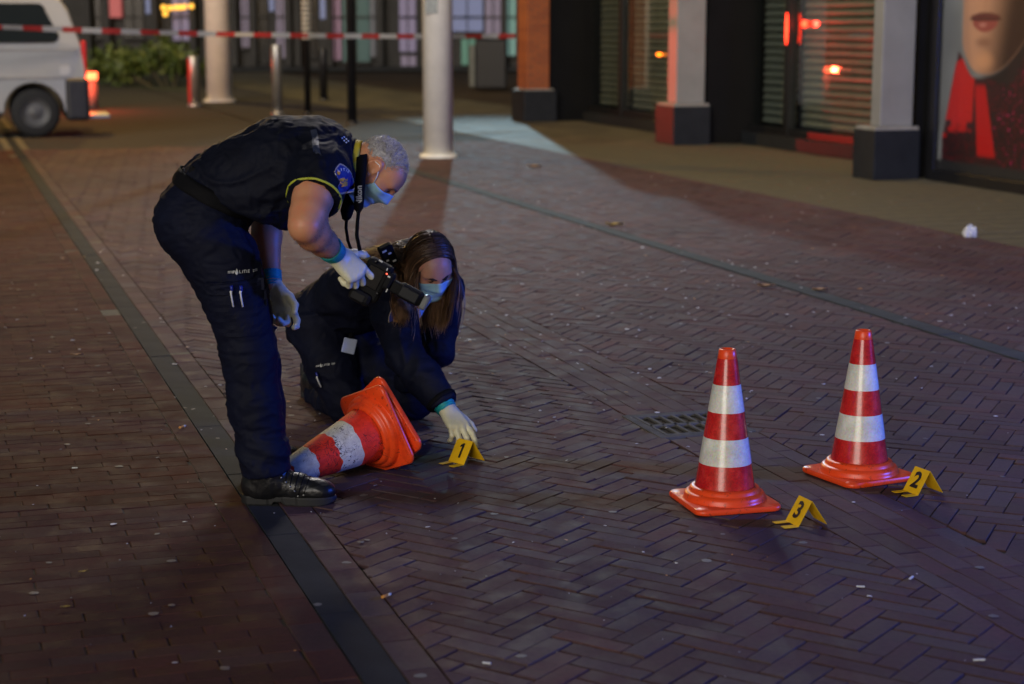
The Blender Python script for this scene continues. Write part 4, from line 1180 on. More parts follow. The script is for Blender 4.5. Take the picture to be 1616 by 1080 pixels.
# ------------------------------------------------------------------ body parts shared by both people
def skin_mat(name, base, red):
    m, nt, b = new_mat(name)
    n = noise_node(nt, 22, 5, .6); n2 = noise_node(nt, 130, 4, .6)
    c = mixc(nt, ramp(nt, n.outputs['Fac'], [(.35, (0, 0, 0)), (.7, (1, 1, 1))]).outputs[0], base, red)
    nt.links.new(c, b.inputs['Base Color']); b.inputs['Roughness'].default_value = .48
    b.inputs['Subsurface Weight'].default_value = .12; b.inputs['Subsurface Radius'].default_value = (.01, .004, .002); b.inputs['Subsurface Scale'].default_value = .6
    bump(nt, b, n2.outputs['Fac'], .25, .0012)
    return m
M_SKIN_A = skin_mat('skin_tanned', (.56, .27, .14), (.60, .23, .12))
M_SKIN_B = skin_mat('skin_fair', (.62, .34, .23), (.64, .28, .19))
def fabric(name, col, rough=.72, bmp=.4, sheen=0.0):
    m, nt, b = new_mat(name)
    n = noise_node(nt, 9, 4, .6); r = ramp(nt, n.outputs['Fac'], [(.3, tuple(c * .75 for c in col)), (.7, tuple(c * 1.3 for c in col))])
    nt.links.new(r.outputs[0], b.inputs['Base Color']); b.inputs['Roughness'].default_value = rough
    b.inputs['Sheen Weight'].default_value = sheen; b.inputs['Sheen Roughness'].default_value = .5; b.inputs['Specular IOR Level'].default_value = .18
    w = noise_node(nt, 700, 2, .5); n2 = noise_node(nt, 60, 4, .6)
    a = nt.nodes.new('ShaderNodeMath'); a.operation = 'MULTIPLY_ADD'; nt.links.new(w.outputs['Fac'], a.inputs[0]); a.inputs[1].default_value = .3; nt.links.new(n2.outputs['Fac'], a.inputs[2])
    bump(nt, b, a.outputs[0], bmp, .003)
    return m
M_NAVY = fabric('navy_uniform_cloth', (.0028, .0039, .0110)); M_TROUSER = fabric('navy_trouser_cloth', (.0032, .0046, .0160)); M_JACKET = fabric('dark_jacket_cloth', (.0052, .0068, .0190))
M_BELT = mat('belt_webbing', (.004, .004, .005), .8, 0, .2, 30, .3, 300, spec=.15)
M_LEATHER = mat('black_boot_leather', (.008, .008, .009), .36, 0, .25, 20, .45, 110, rvar=.1)
M_RUBBER = mat('boot_rubber', (.010, .010, .010), .7, 0, .3, 30)
M_PIPE = mat('yellow_piping', (.38, .42, .035), .6)
M_COLLAR = mat('yellow_collar', (.68, .52, .02), .7)
M_GLOVE = mat('latex_glove', (.68, .65, .44), .42, 0, .07, 14, .3, 55, rvar=.08)
M_TEAL = mat('teal_inner_glove', (.012, .30, .30), .42, 0, .15, 20, .3, 60)
M_MASK = mat('mask_paper', (.34, .60, .74), .8, 0, .06, 20, .2, 90)
M_LOOP = mat('mask_loop', (.80, .80, .80), .8)
M_REFL = mat('reflective_print', (.60, .62, .60), .5, 0, .15, 60)
M_PBLUE = mat('badge_blue', (.010, .022, .20), .6, 0, .1, 30); M_GOLD = mat('badge_gold', (.75, .36, .03), .5, 0, .12, 50); M_EDGE = mat('badge_edge', (.42, .34, .22), .6)
M_CAMBLK = mat('camera_black', (.0030, .0030, .0034), .7, 0, .2, 40, .25, 260, spec=.2); M_CAMGL = mat('camera_gloss', (.003, .003, .004), .25, spec=.25)
M_DIFF = mat('flash_diffuser', (.13, .14, .14), .35); M_CARD = mat('id_card', (.48, .55, .70), .3, 0, .06, 20)

def head_frame(c, fwd, up, k=1.0):
    f = unit(fwd); u = np.asarray(up, float); u = unit(u - f * (u @ f)); r = np.cross(f, u); c = np.array(c, float)
    T = lambda x, y, z: c + (r * x + f * y + u * z) * k
    return T, r, f, u
def head_sdf(S0, T, r, f, u, female=False):
    ks = float(np.linalg.norm(np.array(T(0, 1, 0)) - np.array(T(0, 0, 0))))
    class S_:
        def ell(self, c, rr, ax=None, k=.02, mode='u'): S0.ell(c, tuple(q * ks for q in rr), ax, k, mode)
        def cap(self, a, b, ra, rb=None, k=.02, mode='u'): S0.cap(a, b, ra * ks, (ra if rb is None else rb) * ks, k, mode)
        def chain(self, p, rr, k=.02): S0.chain(p, [q * ks for q in rr], k)
    S = S_()
    ax = (r, f, u); w = .95 if female else 1.0
    S.ell(T(0, -.014, .030), (.077 * w, .098, .088), ax, .02)
    S.ell(T(0, .030, -.040), (.061 * w, .066, .080), ax, .03)
    S.ell(T(0, .048, .035), (.060 * w, .046, .050), ax, .03)
    for s in (-1, 1):
        S.cap(T(.056 * w * s, -.004, -.045), T(.020 * s, .062, -.103), .020, .018, .03)
        S.ell(T(.044 * s * w, .056, -.022), (.026, .026, .024), ax, .025)
        S.cap(T(.012 * s, .091, .026), T(.048 * s, .074, .026), .0095, .0095, .016)
        S.ell(T(.031 * s, .098, .006), (.019, .018, .013), ax, .012, 's')
        S.ell(T(.031 * s, .0745, .004), (.0145, .0145, .0135), ax, .004)
        S.cap(T(.014 * s, .096, -.030), T(.010 * s, .104, -.032), .0085, .0085, .010)
    S.cap(T(0, .094, .016), T(0, .113, -.024), .0085, .0125, .014)
    S.ell(T(0, .086, -.062), (.026, .012, .010), ax, .01); S.ell(T(0, .084, -.075), (.023, .012, .009), ax, .01)
    S.ell(T(0, .072, -.104), (.022, .020, .020), ax, .02)
    for s in (-1, 1):        # ears: shell, rim, lobe, hollow
        S.ell(T(.079 * w * s, -.012, .000), (.008, .021, .032), ax, .008)
        a = [T(.084 * w * s, -.012 + .021 * math.cos(t) - .004, .003 + .031 * math.sin(t)) for t in np.linspace(-.3, 3.7, 12)]
        S.chain(a, [.0052] * 12, .005)
        S.ell(T(.083 * w * s, -.004, -.028), (.007, .009, .010), ax, .006)
        S.ell(T(.090 * w * s, -.008, -.002), (.009, .011, .017), ax, .006, 's')
def hand_prims(S, wrist, d, p, right, curl=(25, 40, 45, 50), thumb=(20, 25), spread=6, size=1.0, thick=1.0, splay=35):
    d = unit(d); p = np.asarray(p, float); p = unit(p - d * (p @ d)); th = np.cross(d, p) if right else np.cross(p, d)   # th points to the thumb side
    w = np.array(wrist, float); T = lambda a, b, c: w + (d * a + th * b + p * c) * size
    kn = [(.092, .030), (.096, .009), (.091, -.012), (.083, -.030)]; ln = [(.046, .027, .021), (.050, .031, .022), (.046, .029, .021), (.036, .022, .018)]
    tips = []
    for i in range(4):
        a, b = kn[i]
        S.cap(T(.0, b * .55, 0), T(a, b, 0), .0165 * size, .0125 * size, .012 * size)
    S.ell(T(.055, .004, .004), (.048 * size, .036 * size, .015 * size), (d, th, p), .015 * size)
    S.ell(T(.040, .022, .012), (.030 * size, .018 * size, .016 * size), (d, th, p), .012 * size)
    S.cap(T(-.030, 0, 0), T(.010, 0, 0), .026 * size, .025 * size, .02 * size)
    for i in range(4):
        a, b = kn[i]; ang = 0.0; pos = T(a, b, 0); sp = R(spread) * (1.5 - i)
        c = curl[i] if isinstance(curl[i], tuple) else (curl[i] * .8, curl[i], curl[i] * .7)
        base = unit(d * math.cos(sp) + th * math.sin(sp)); rad = [.0105, .0098, .0090, .0078]
        if i == 3: rad = [x * .88 for x in rad]
        for j in range(3):
            ang += R(c[j]); dr = base * math.cos(ang) + p * math.sin(ang); nx = pos + dr * ln[i][j] * size
            S.cap(pos, nx, rad[j] * size * thick, rad[j + 1] * size * thick, .0035 * size); pos = nx
        tips.append(pos)
    a0 = R(splay); pos = T(.022, .024, .010); ang = 0
    base = unit(d * math.cos(a0) + th * math.sin(a0)); rad = [.0150, .0118, .0108, .0088]; L = (.040, .034, .027)
    for j in range(3):
        ang += R((0, thumb[0], thumb[1])[j]); dr = unit(base * math.cos(ang) + (p * .75 - th * .45) * math.sin(ang)); nx = pos + dr * L[j] * size
        S.cap(pos, nx, rad[j] * size * thick, rad[j + 1] * size * thick, .006 * size); pos = nx
    tips.append(pos)
    return tips
def make_glove(parent, wrist, d, p, right, name='glove', **kw):
    S = SDF(.0028); tips = hand_prims(S, wrist, d, p, right, **kw)
    du = unit(d); S.planecut(np.array(wrist) - du * .012, -du)
    V, F = S.mesh(1); V = folds(V, F, .0011, (120, 120, 120), 4)
    o = npmesh(name, V, F, M_GLOVE, parent)
    # rolled edge of the outer glove and the teal inner glove showing above it
    b = bvh_of(V, F); hits = ring_hits(b, np.array(wrist) - du * .006, du, 26, far=.08)
    worldtube('rolled_edge', [h for h in hits] + [hits[0]], .0026, M_GLOVE, o_parent(parent), 6)
    return o, b, tips
def o_parent(p): return p
def cuff(parent, a, b, ra, rb, seed=1):
    a, b = np.array(a, float), np.array(b, float); S = SDF(.003); S.cap(a, b, ra, rb, 0, cut=[(a, unit(a - b)), (b, unit(b - a))]); V, F = S.mesh(1)
    ax = unit(b - a); t = (V - a) @ ax; N = vnormals(V, F)
    V = V + N * (.0016 * np.sin(t * 620 + 3 * vnoise(V * 60, seed)))[:, None]
    return npmesh('glove_cuff', V, F, M_TEAL, parent)
def make_mask(parent, bvh, T, name='face_mask'):
    """pleated surgical mask laid over nose, mouth and chin"""
    V, F = [], []; nu, nv = 30, 26
    for j in range(nv + 1):
        t = j / nv; z = -.128 + t * .118
        hw = 74 - 6 * math.cos(t * math.pi * 2) * .6
        for i in range(nu + 1):
            a = R(-hw + 2 * hw * i / nu); s = abs(-1 + 2 * i / nu)
            zz = z + .020 * t * (1 - s) ** 1.2 - .004 * (1 - s) * (1 - t) - .012 * s * t
            d = (Vector(T(math.sin(a), math.cos(a), 0)) - Vector(T(0, 0, 0))).normalized()
            c = Vector(T(0, .008, zz)); h = bvh.ray_cast(c + d * .25, -d, .25)
            rr = (h[0] - c).length if h[0] is not None else .06
            V.append([c, d, max(rr, .060 if s < .9 else .05)])
    # paper spans hollows: widen towards a smooth hull
    rad = np.array([v[2] for v in V]).reshape(nv + 1, nu + 1)
    for _ in range(6):
        k = rad.copy(); k[1:-1] = np.maximum(rad[1:-1], (rad[:-2] + rad[2:]) / 2); k[:, 1:-1] = np.maximum(k[:, 1:-1], (k[:, :-2] + k[:, 2:]) / 2); rad = k
    pts = []
    for j in range(nv + 1):
        t = j / nv; pleat = .0028 * abs(((t * 4.2) % 1) - .5) * 2 * (1 if .12 < t < .82 else .3)
        for i in range(nu + 1):
            c, d, _ = V[j * (nu + 1) + i]; pts.append(c + d * (rad[j, i] + .0035 + pleat) - wloc(parent))
    for j in range(nv):
        for i in range(nu): k = j * (nu + 1) + i; F.append((k, k + 1, k + nu + 2, k + nu + 1))
    o = pyobj(name, pts, F, M_MASK, parent, True); md = o.modifiers.new('thick', 'SOLIDIFY'); md.thickness = .0015; md.offset = 1
    W4 = [Vector(pts[i]) + wloc(parent) for i in (nu, (nv + 1) * (nu + 1) - 1, 0, nv * (nu + 1))]
    return o, W4
def badge(parent, bvh, c, right, up, s=1.0, lettering=True):
    """shield sleeve badge with gold emblem and lettering"""
    W_, H_ = .062 * s, .086 * s
    def shield(k):
        def fn(x, y):
            yy = y / (H_ / 2 * k); xx = abs(x) / (W_ / 2 * k)
            if yy > 1 or yy < -1: return False
            lim = max(0, 1 - ((yy + .35) / 1.35) ** 2.2) ** .8 if yy > -.35 else 1 - .30 * ((-.35 - yy) / .65) ** 1.6
            return xx <= lim
        return fn
    vs, fs = grid_shape(shield(1.0), 40, 52, -W_ / 2, W_ / 2, -H_ / 2, H_ / 2)
    root = decal('sleeve_badge', bvh, c, right, up, vs, fs, M_EDGE, parent, .0024)
    vs, fs = grid_shape(shield(.90), 40, 52, -W_ / 2, W_ / 2, -H_ / 2, H_ / 2)
    decal('badge_field', bvh, c, right, up, vs, fs, M_PBLUE, root, .0036)
    # gold emblem: upright beast with wavy mane beside an open book
    def beast(x, y):
        x, y = x / s * 1000, y / s * 1000 + 10
        b = abs(x + .25 * y) < 7 and abs(y) < 11
        m = abs(y - 5 - 3 * math.sin(x * .55)) < 2.6 and -12 < x < 12
        m2 = abs(y + 3 - 2.5 * math.sin(x * .55 + 1)) < 2.2 and -11 < x < 11
        leg = abs(y + 11) < 2.2 and -9 < x < 8
        gap = abs(y - 1 - 2 * math.sin(x * .5)) < 1.0
        return (b or m or m2 or leg) and not gap
    vs, fs = grid_shape(beast, 44, 44, -.015 * s, .015 * s, -.026 * s, .008 * s)
    decal('emblem', bvh, c, right, up, vs, fs, M_GOLD, root, .0048)
    if lettering:
        V, F = [], []; word = 'POLITIE'
        for i, ch in enumerate(word):
            a = R(62 - i * 20.5); rx, ry = .0215 * s, .030 * s
            px, py = rx * math.sin(-a) , ry * math.cos(a) * .55 + .008 * s
            if ch == 'O': continue
            tv, tf = text_mesh(ch, .0105 * s, .0004); k = len(V)
            ca, sa = math.cos(a * .8), math.sin(a * .8)
            V += [(px + x * ca - y * sa, py + x * sa + y * ca) for x, y, _ in tv]; F += [tuple(q + k for q in f) for f in tf]
        decal('lettering', bvh, c, right, up, V, F, M_REFL, root, .0048)
        vs, fs = grid_shape(lambda x, y: abs(x) + abs(y) * .7 < .0055 * s, 12, 16, -.006 * s, .006 * s, -.009 * s, .009 * s)
        decal('flame', bvh, c + Vector(right).normalized() * (-.0145 * s) + Vector(up).normalized() * .0185 * s, right, up, vs, fs, M_GOLD, root, .0048)
    return root
def uniform_print(parent, bvh, c, right, up, s=1.0, name='lettering'):
    """reflective word with a flame in place of the O and square dots at both ends"""
    V, F = [], []
    x = -.030 * s
    for i, ch in enumerate('P LITIE'):
        if ch != ' ':
            tv, tf = text_mesh(ch, .0135 * s, .0004 * s); k = len(V); V += [(x + a, b) for a, b, _ in tv]; F += [tuple(q + k for q in f) for f in tf]
        x += {'L': .0085, 'I': .0072, 'T': .0075}.get(ch, .0105) * s
    for sx in (-.050, .036):
        for i in range(4):
            for j in range(2):
                a, b = (sx + i * .0048) * s, (-.0032 + j * .0046) * s; k = len(V); V += [(a, b), (a + .0030 * s, b), (a + .0030 * s, b + .0030 * s), (a, b + .0030 * s)]; F.append((k, k + 1, k + 2, k + 3))
    k = len(V); cx = -.0205 * s
    V += [(cx, .0125 * s), (cx + .0045 * s, .002 * s), (cx + .0055 * s, -.004 * s), (cx, -.0095 * s), (cx - .0055 * s, -.004 * s), (cx - .0045 * s, .002 * s)]; F.append(tuple(range(k, k + 6)))
    return decal(name, bvh, c, right, up, V, F, M_REFL, parent, .0024)
def pen(parent, p, dn, s=1.0):
    p, dn = Vector(p), Vector(dn).normalized(); o = worldtube('pen', [p - dn * .016, p - dn * .006, p], .0042 * s, mat('pen_blue', (.01, .02, .25), .4), parent, 8)
    sd = dn.cross(Vector((0, 1, 0))).normalized()
    v, f = tube([q - wloc(o) for q in (p - sd * .001, p + dn * .004 - sd * .004, p + dn * .012 - sd * .004, p + dn * .042 * s - sd * .002)], [.0042, .0042, .0030, .0030], 8)
    pyobj('pen_clip', v, f, mat('pen_white', (.75, .75, .72), .4), o, True)
def boot(parent, O, ang, side):
    """laced leather boot, toe along +x turned by ang about z, O on the ground under the ankle"""
    O = np.array(O, float); ca, sa = math.cos(ang), math.sin(ang)
    L = lambda x, y, z: O + np.array((x * ca - y * sa, x * sa + y * ca, z))
    S = SDF(.0042)
    S.chain([L(-.046, 0, .056), L(.02, 0, .064), L(.09, .0, .052), L(.150, .003 * side, .044)], [.042, .046, .043, .040], .03)
    S.ell(L(.176, .003 * side, .044), (.046, .047, .034), None, .02)
    S.chain([L(-.022, 0, .05), L(-.012, 0, .12), L(-.004, 0, .185)], [.050, .054, .060], .03)
    S.cap(L(.02, 0, .09), L(.012, 0, .175), .045, .045, .03); S.ell(L(-.062, 0, .06), (.026, .034, .036), None, .02)
    S.planecut(L(0, 0, .020), (0, 0, -1))
    V, F = S.mesh(1); wt = np.clip((.20 - np.abs((V - O) @ np.array((ca, sa, 0)) - .07)) * 8, 0, 1)
    V = folds(V, F, .0022, (60, 60, 60), 2, weight=wt)
    b = npmesh('boot', V, F, M_LEATHER, parent); bv = bvh_of(V, F)
    # sole with heel block
    def out(x):
        t = (x + .092) / .318
        return .040 * (1 - max(0, (.10 - t) / .10) ** 2 * .8) * (1 + .20 * math.exp(-((t - .70) / .16) ** 2)) * math.sqrt(max(0.0, 1 - max(0, (t - .80) / .20) ** 2.4)) * (.92 if .3 < t < .45 else 1)
    xs = np.linspace(-.092, .226, 40); ring = [(x, out(x) + .002) for x in xs] + [(x, -out(x) - .002) for x in xs[::-1]]
    VV, FF = [], []; n = len(ring)
    lv = (.000, .004, .024, .029); sc = (.97, 1.0, 1.0, .97)
    for z, k in zip(lv, sc): VV += [Vector(L(x * (1 if k == 1 else .99) , y * k + .003 * side * (x > .1), z + (.010 if (.02 < x < .055 and z < .01) else 0) + (.012 * max(0, (x - .17) / .05) ** 2 if z < .01 else 0))) - wloc(parent) for x, y in ring]
    for r in range(3):
        for i in range(n): FF.append((r * n + i, r * n + (i + 1) % n, (r + 1) * n + (i + 1) % n, (r + 1) * n + i))
    FF += [tuple(range(n))[::-1], tuple(range(3 * n, 4 * n))]
    pyobj('sole', VV, FF, M_RUBBER, b)
    for i in range(7):
        x = .026 + .0135 * i; z = .142 - .0155 * i
        hits = []
        for a in np.linspace(-62, 62, 9):
            dd = Vector(np.array((0.45 * ca - math.sin(R(a)) * sa, 0.45 * sa + math.sin(R(a)) * ca, math.cos(R(a))))).normalized(); c0 = Vector(L(x - .012, 0, z - .055)); h = bv.ray_cast(c0 + dd * .2, -dd, .2)
            if h[0] is not None: hits.append(h[0] + dd * .002)
        if len(hits) > 3:
            v, f = tube([p - wloc(b) for p in hits], .0017, 6); pyobj('lace', v, f, M_BELT, b, True)
            for e in (hits[0], hits[-1]):
                bm = bmesh.new(); bmesh.ops.create_uvsphere(bm, u_segments=8, v_segments=6, radius=.0032); o = bmobj('eyelet', bm, M_STEEL, b, True); o.location = e - wloc(b)
    return b
# ------------------------------------------------------------------ standing officer bending forward
def make_man():
    Y0 = 5.93
    loc = G(440, 795); loc = Vector((loc.x, loc.y + .1, 0))
    t = thing('person', 'man in dark short sleeved uniform bending forward with a camera in gloved hand', 'person', loc)
    # ---- pose
    SR, ER, WR = P(508, 270, Y0 - .19), P(481, 357, Y0 - .38), P(527, 398, Y0 - .19)
    SL, EL, WL = P(508, 284, Y0 + .19), P(418, 340, Y0 + .27), P(428, 446, Y0 + .17)
    HC = P(595, 269, Y0)
    T, hr, hf, hu = head_frame(HC, (.46, -.06, -.88), (.87, 0, .46), .88)
    # ---- body (skin), continuous under the clothes
    S = SDF(.0055)
    S.loft([P(330, 335, Y0), P(396, 292, Y0), P(455, 265, Y0), P(510, 256, Y0)], [(.09, .06), (.12, .10), (.14, .11), (.13, .085)], (0, 1, 0), .05)
    S.chain([P(520, 258, Y0), P(556, 258, Y0), P(588, 262, Y0)], [.070, .062, .060], .03)
    S.cap(P(505, 262, Y0 - .08), SR, .06, .058, .04); S.cap(P(505, 268, Y0 + .08), SL, .06, .058, .04)
    def lerp(a, b, k): return a + (b - a) * k
    S.chain([SR, lerp(SR, ER, .5), lerp(SR, ER, .8), ER], [.060, .059, .055, .049], .025)
    S.chain([ER, lerp(ER, WR, .28), lerp(ER, WR, .62), WR, lerp(ER, WR, 1.08)], [.047, .052, .043, .032, .031], .02)
    S.ell(lerp(SR, ER, .55) + Vector((-.012, -.01, .0)), (.046, .046, .065), None, .02)
    S.chain([SL, EL], [.058, .048], .03); S.chain([EL, lerp(EL, WL, .3), WL, lerp(EL, WL, 1.06)], [.046, .050, .031, .030], .02)
    for s_, hx in ((-1, 0), (1, 8)):
        S.chain([P(330 + hx, 350, Y0 + .085 * s_), P(390 + hx, 560, Y0 + .10 * s_), P(422 + hx, 740, Y0 + .12 * s_)], [.09, .06, .045], .03)
    head_sdf(S, T, hr, hf, hu)
    V, F = S.mesh(1)
    body = npmesh('body', V, F, M_SKIN_A, t); bb = bvh_of(V, F)
    rs = np.random.RandomState(3); hv, hfc = [], []; N_ = vnormals(V, F)
    ax_ = np.array(WR - ER); L2 = ax_ @ ax_; tt = ((V - np.array(ER)) @ ax_) / L2; dist = np.linalg.norm(V - np.array(ER) - tt[:, None] * ax_, axis=1)
    ids = np.where((tt > -.05) & (tt < .95) & (dist < .08))[0]
    for q in rs.choice(ids, min(len(ids), 900)):
        p_ = V[q] + rs.normal(0, .002, 3); g_ = unit(N_[q] * .35 + unit(ax_) * .8 + rs.normal(0, .3, 3)); sd = unit(np.cross(g_, rs.normal(size=3))) * .00035; k = len(hv); o_ = np.array(wloc(t))
        hv += [p_ - sd - o_, p_ + sd - o_, p_ + g_ * rs.uniform(.008, .014) - o_]; hfc.append((k, k + 1, k + 2))
    pyobj('arm_hair', hv, hfc, mat('arm_hair_brown', (.06, .035, .02), .6), t)
    # ---- trousers
    S = SDF(.0065)
    S.cap(P(316, 352, Y0 - .075), P(316, 352, Y0 + .075), .122, .122, .05)
    S.ecap(P(318, 345, Y0), P(352, 296, Y0), (.168, .140), (.160, .142), (0, 1, 0), .05)
    S.chain([P(326, 372, Y0 - .085), P(350, 413, Y0 - .088), P(365, 450, Y0 - .09), P(375, 480, Y0 - .092), P(387, 525, Y0 - .098), P(394, 572, Y0 - .105), P(402, 640, Y0 - .115), P(415, 715, Y0 - .125), P(420, 757, Y0 - .13)], [.126, .117, .108, .099, .091, .086, .084, .079, .082], .03)
    S.chain([P(332, 374, Y0 + .085), P(362, 440, Y0 + .085), P(388, 520, Y0 + .085), P(398, 572, Y0 + .085), P(410, 640, Y0 + .11), P(414, 715, Y0 + .15), P(414, 757, Y0 + .175)], [.120, .108, .092, .088, .082, .078, .080], .025)
    S.cap(P(300, 350, Y0 - .06), P(300, 350, Y0 + .06), .10, .10, .05)
    top = P(352, 293, Y0); S.planecut(top, (.45, 0, .89)); S.planecut(P(425, 746, Y0 - .13), (.12, 0, -1))
    V, F = S.mesh(2)
    z = V[:, 2]; wt = .35 + .9 * np.exp(-((z - .52) / .13) ** 2) + .9 * np.exp(-((z - .16) / .12) ** 2) + .5 * np.exp(-((z - .95) / .1) ** 2)
    V = folds(V, F, .0095, (6, 6, 11), 1, .8, weight=wt)
    V = folds(V, F, .0050, (13, 13, 34), 2, .9)
    tro = npmesh('trousers', V, F, M_TROUSER, t); tb = bvh_of(V, F)
    # cargo pocket on the near thigh with flap
    pc = P(382, 487, Y0 - .23)
    for nm, cy, hw, hh, off in (('pocket', 498, .075, .072, .009), ('pocket_flap', 455, .080, .020, .016)):
        vs, fs = grid_shape(lambda x, y: True, 16, 12, -hw, hw, -hh, hh)
        o = decal(nm, tb, P(372 if nm == 'pocket' else 366, cy, Y0 - .21), (1, -.25, .02), (-.25, 0, 1), vs, fs, M_TROUSER, t, off); md = o.modifiers.new('thick', 'SOLIDIFY'); md.thickness = .012; md.offset = -1
    uniform_print(t, tb, P(384, 430, Y0 - .20), (1, .30, -.02), (.04, 0, 1), .98)
    for u in (366, 381): pen(t, P(u, 459, Y0 - .236), (.10, 0, -1), 1.25)
    # ---- shirt
    S = SDF(.006)
    S.loft([P(346, 308, Y0), P(396, 290, Y0), P(452, 263, Y0), P(505, 250, Y0), P(545, 253, Y0)], [(.165, .146), (.182, .158), (.196, .156), (.168, .122), (.095, .080)], (0, 1, 0), .05)
    S.ell(P(425, 325, Y0), (.10, .15, .09), None, .06)
    hemR = lerp(SR, ER, .50); aR = unit(ER - SR); hemL = lerp(SL, EL, .5); aL = unit(EL - SL)
    S.cap(P(505, 258, Y0 - .08), lerp(SR, ER, .1), .085, .083, .05); S.cap(P(505, 262, Y0 + .08), SL, .085, .080, .05)
    S.cap(SR, lerp(SR, ER, .7), .083, .083, .045, cut=[(hemR, aR)]); S.cap(SL, lerp(SL, EL, .7), .080, .080, .04, cut=[(hemL, aL)])
    S.planecut(P(343, 304, Y0), (-.45, 0, -.89)); S.planecut(P(560, 250, Y0), (.96, 0, .1))
    V, F = S.mesh(2)
    x = V[:, 0]; wt = .5 + .8 * np.exp(-((V[:, 2] - 1.0) / .12) ** 2)
    V = folds(V, F, .0125, (9, 7, 9), 7, .8, weight=wt); V = folds(V, F, .0045, (26, 16, 26), 8, .8)
    sh = npmesh('shirt', V, F, M_NAVY, t); sb = bvh_of(V, F)
    # sleeve piping, belt, collar
    hits = ring_hits(sb, hemR - Vector(aR) * .006, aR, 44, far=.13); hits = smooth_loop(hits); worldtube('sleeve_piping', hits + hits[:1], .0042, M_PIPE, t, 6)
    hits = ring_hits(sb, hemL - Vector(aL) * .006, aL, 40, far=.13); hits = smooth_loop(hits); worldtube('sleeve_piping', hits + hits[:1], .0042, M_PIPE, t, 6)
    ba = unit((.45, 0, .89)); bc = P(343, 303, Y0)
    band('belt', tb, bc, ba, .048, M_BELT, t, .009, 70, bulge=.003)
    for u, v_, dy in ((283, 300, -.06), (300, 279, -.10), (352, 303, -.165), (392, 322, -.155)):
        o = boxobj('belt_pouch', Vector(P(u, v_, Y0 + dy)) - wloc(t), (.035, .055, .085) if u < 290 else (.022, .02, .07), M_BELT, t, Matrix.Rotation(R(24), 3, 'Y'), bev=.006)
    band('collar', bb, P(561, 253, Y0), (1, 0, -.12), .030, M_COLLAR, t, .007, 44, far=.2)
    band('collar', bb, P(551, 254, Y0), (1, 0, -.12), .030, M_NAVY, t, .012, 44, far=.2)
    # epaulette marks and sleeve badge
    vs, fs = [], []
    for i in range(3):
        for j in range(2): k = len(vs); a, b = i * .009, j * .011; vs += [(a, b), (a + .005, b), (a + .005, b + .006), (a, b + .006)]; fs.append((k, k + 1, k + 2, k + 3))
    decal('epaulette_mark', sb, P(537, 224, Y0 - .07), (.62, -.1, -.55), (.3, .35, .8), vs, fs, M_REFL, t, .003)
    vs, fs = grid_shape(lambda x, y: True, 24, 3, -.09, .09, -.010, .010)
    decal('shoulder_strap', sb, P(510, 247, Y0 - .15), (.28, -.25, -.75), (.9, 0, .3), vs, fs, mat('shoulder_strap_cloth', (.016, .022, .05), .6), t, .004)
    badge(t, sb, P(541, 282, Y0 - .17), (1, .12, .18), (.10, .1, 1), 1.12)
    # ---- boots
    o1 = G(424, 793); boot(t, (P(424, 745, Y0 - .13).x, Y0 - .13, 0), R(-4), -1); boot(t, (P(414, 745, Y0 + .185).x, Y0 + .185, 0), R(66), 1)
    # ---- gloves
    dR = unit((.62, .10, -.62)); pR = (-.42, .80, -.45)
    hw = lerp(ER, WR, 1.06)
    make_glove(t, hw, dR, pR, True, curl=((22, 18, 10), (48, 62, 40), (55, 70, 45), (60, 72, 45)), thumb=(18, 20), spread=7, size=1.04, thick=1.12, splay=48)
    cuff(t, lerp(ER, WR, .84), lerp(ER, WR, 1.06), .043, .036, 1)
    dL = unit((.40, -.05, -.85)); pL = (-.25, -.95, -.10)
    hl = lerp(EL, WL, 1.04)
    make_glove(t, hl, dL, pL, False, curl=((22, 38, 30), (48, 58, 40), (55, 62, 40), (58, 60, 40)), thumb=(26, 26), spread=4, size=1.08, thick=1.12, splay=30)
    cuff(t, lerp(EL, WL, .84), lerp(EL, WL, 1.06), .038, .036, 2)
    # ---- mask with ear loops, hair, brows
    mk, W4 = make_mask(t, bb, T)
    for s_, (lo, hi) in ((1, (W4[0], W4[1])), (-1, (W4[2], W4[3]))):
        e0, e1 = Vector(T(.088 * s_, -.030, .018)), Vector(T(.086 * s_, -.024, -.022))
        worldtube('ear_loop', [hi, Vector(T(.082 * s_, .02, .0)), Vector(T(.088 * s_, -.008, .026)), e0], .0017, M_LOOP, t, 6)
        worldtube('ear_loop', [lo, Vector(T(.076 * s_, .008, -.055)), Vector(T(.086 * s_, -.012, -.034)), e1], .0017, M_LOOP, t, 6)
    hair_short(t, T, bb)
    for s_ in (-1, 1):
        pts = [Vector(T(.012 * s_, .101, .024)), Vector(T(.030 * s_, .100, .030)), Vector(T(.050 * s_, .082, .026))]; worldtube('eyebrow', pts, [.003, .004, .002], mat('brow_grey', (.09, .07, .06), .8), t, 6)
        pts = [Vector(T(.016 * s_, .087, .002)), Vector(T(.031 * s_, .0895, .0035)), Vector(T(.046 * s_, .080, .001))]; worldtube('eyelid', pts, [.0016, .0024, .0014], mat('lash_dark', (.02, .012, .01), .7), t, 6)
    # ---- camera strap over the neck
    def ribbon(name, pts, w, wdir, m, par):
        vs, fs = [], []; wd = Vector(wdir).normalized()
        for i, p in enumerate(pts):
            ww = w[i] if isinstance(w, (list, tuple)) else w
            vs += [Vector(p) - wd * ww / 2 - wloc(par), Vector(p) + wd * ww / 2 - wloc(par)]
        for i in range(len(pts) - 1): fs.append((2 * i, 2 * i + 1, 2 * i + 3, 2 * i + 2))
        o = pyobj(name, vs, fs, m, par, True); md = o.modifiers.new('thick', 'SOLIDIFY'); md.thickness = .004; md.offset = 0
        return o
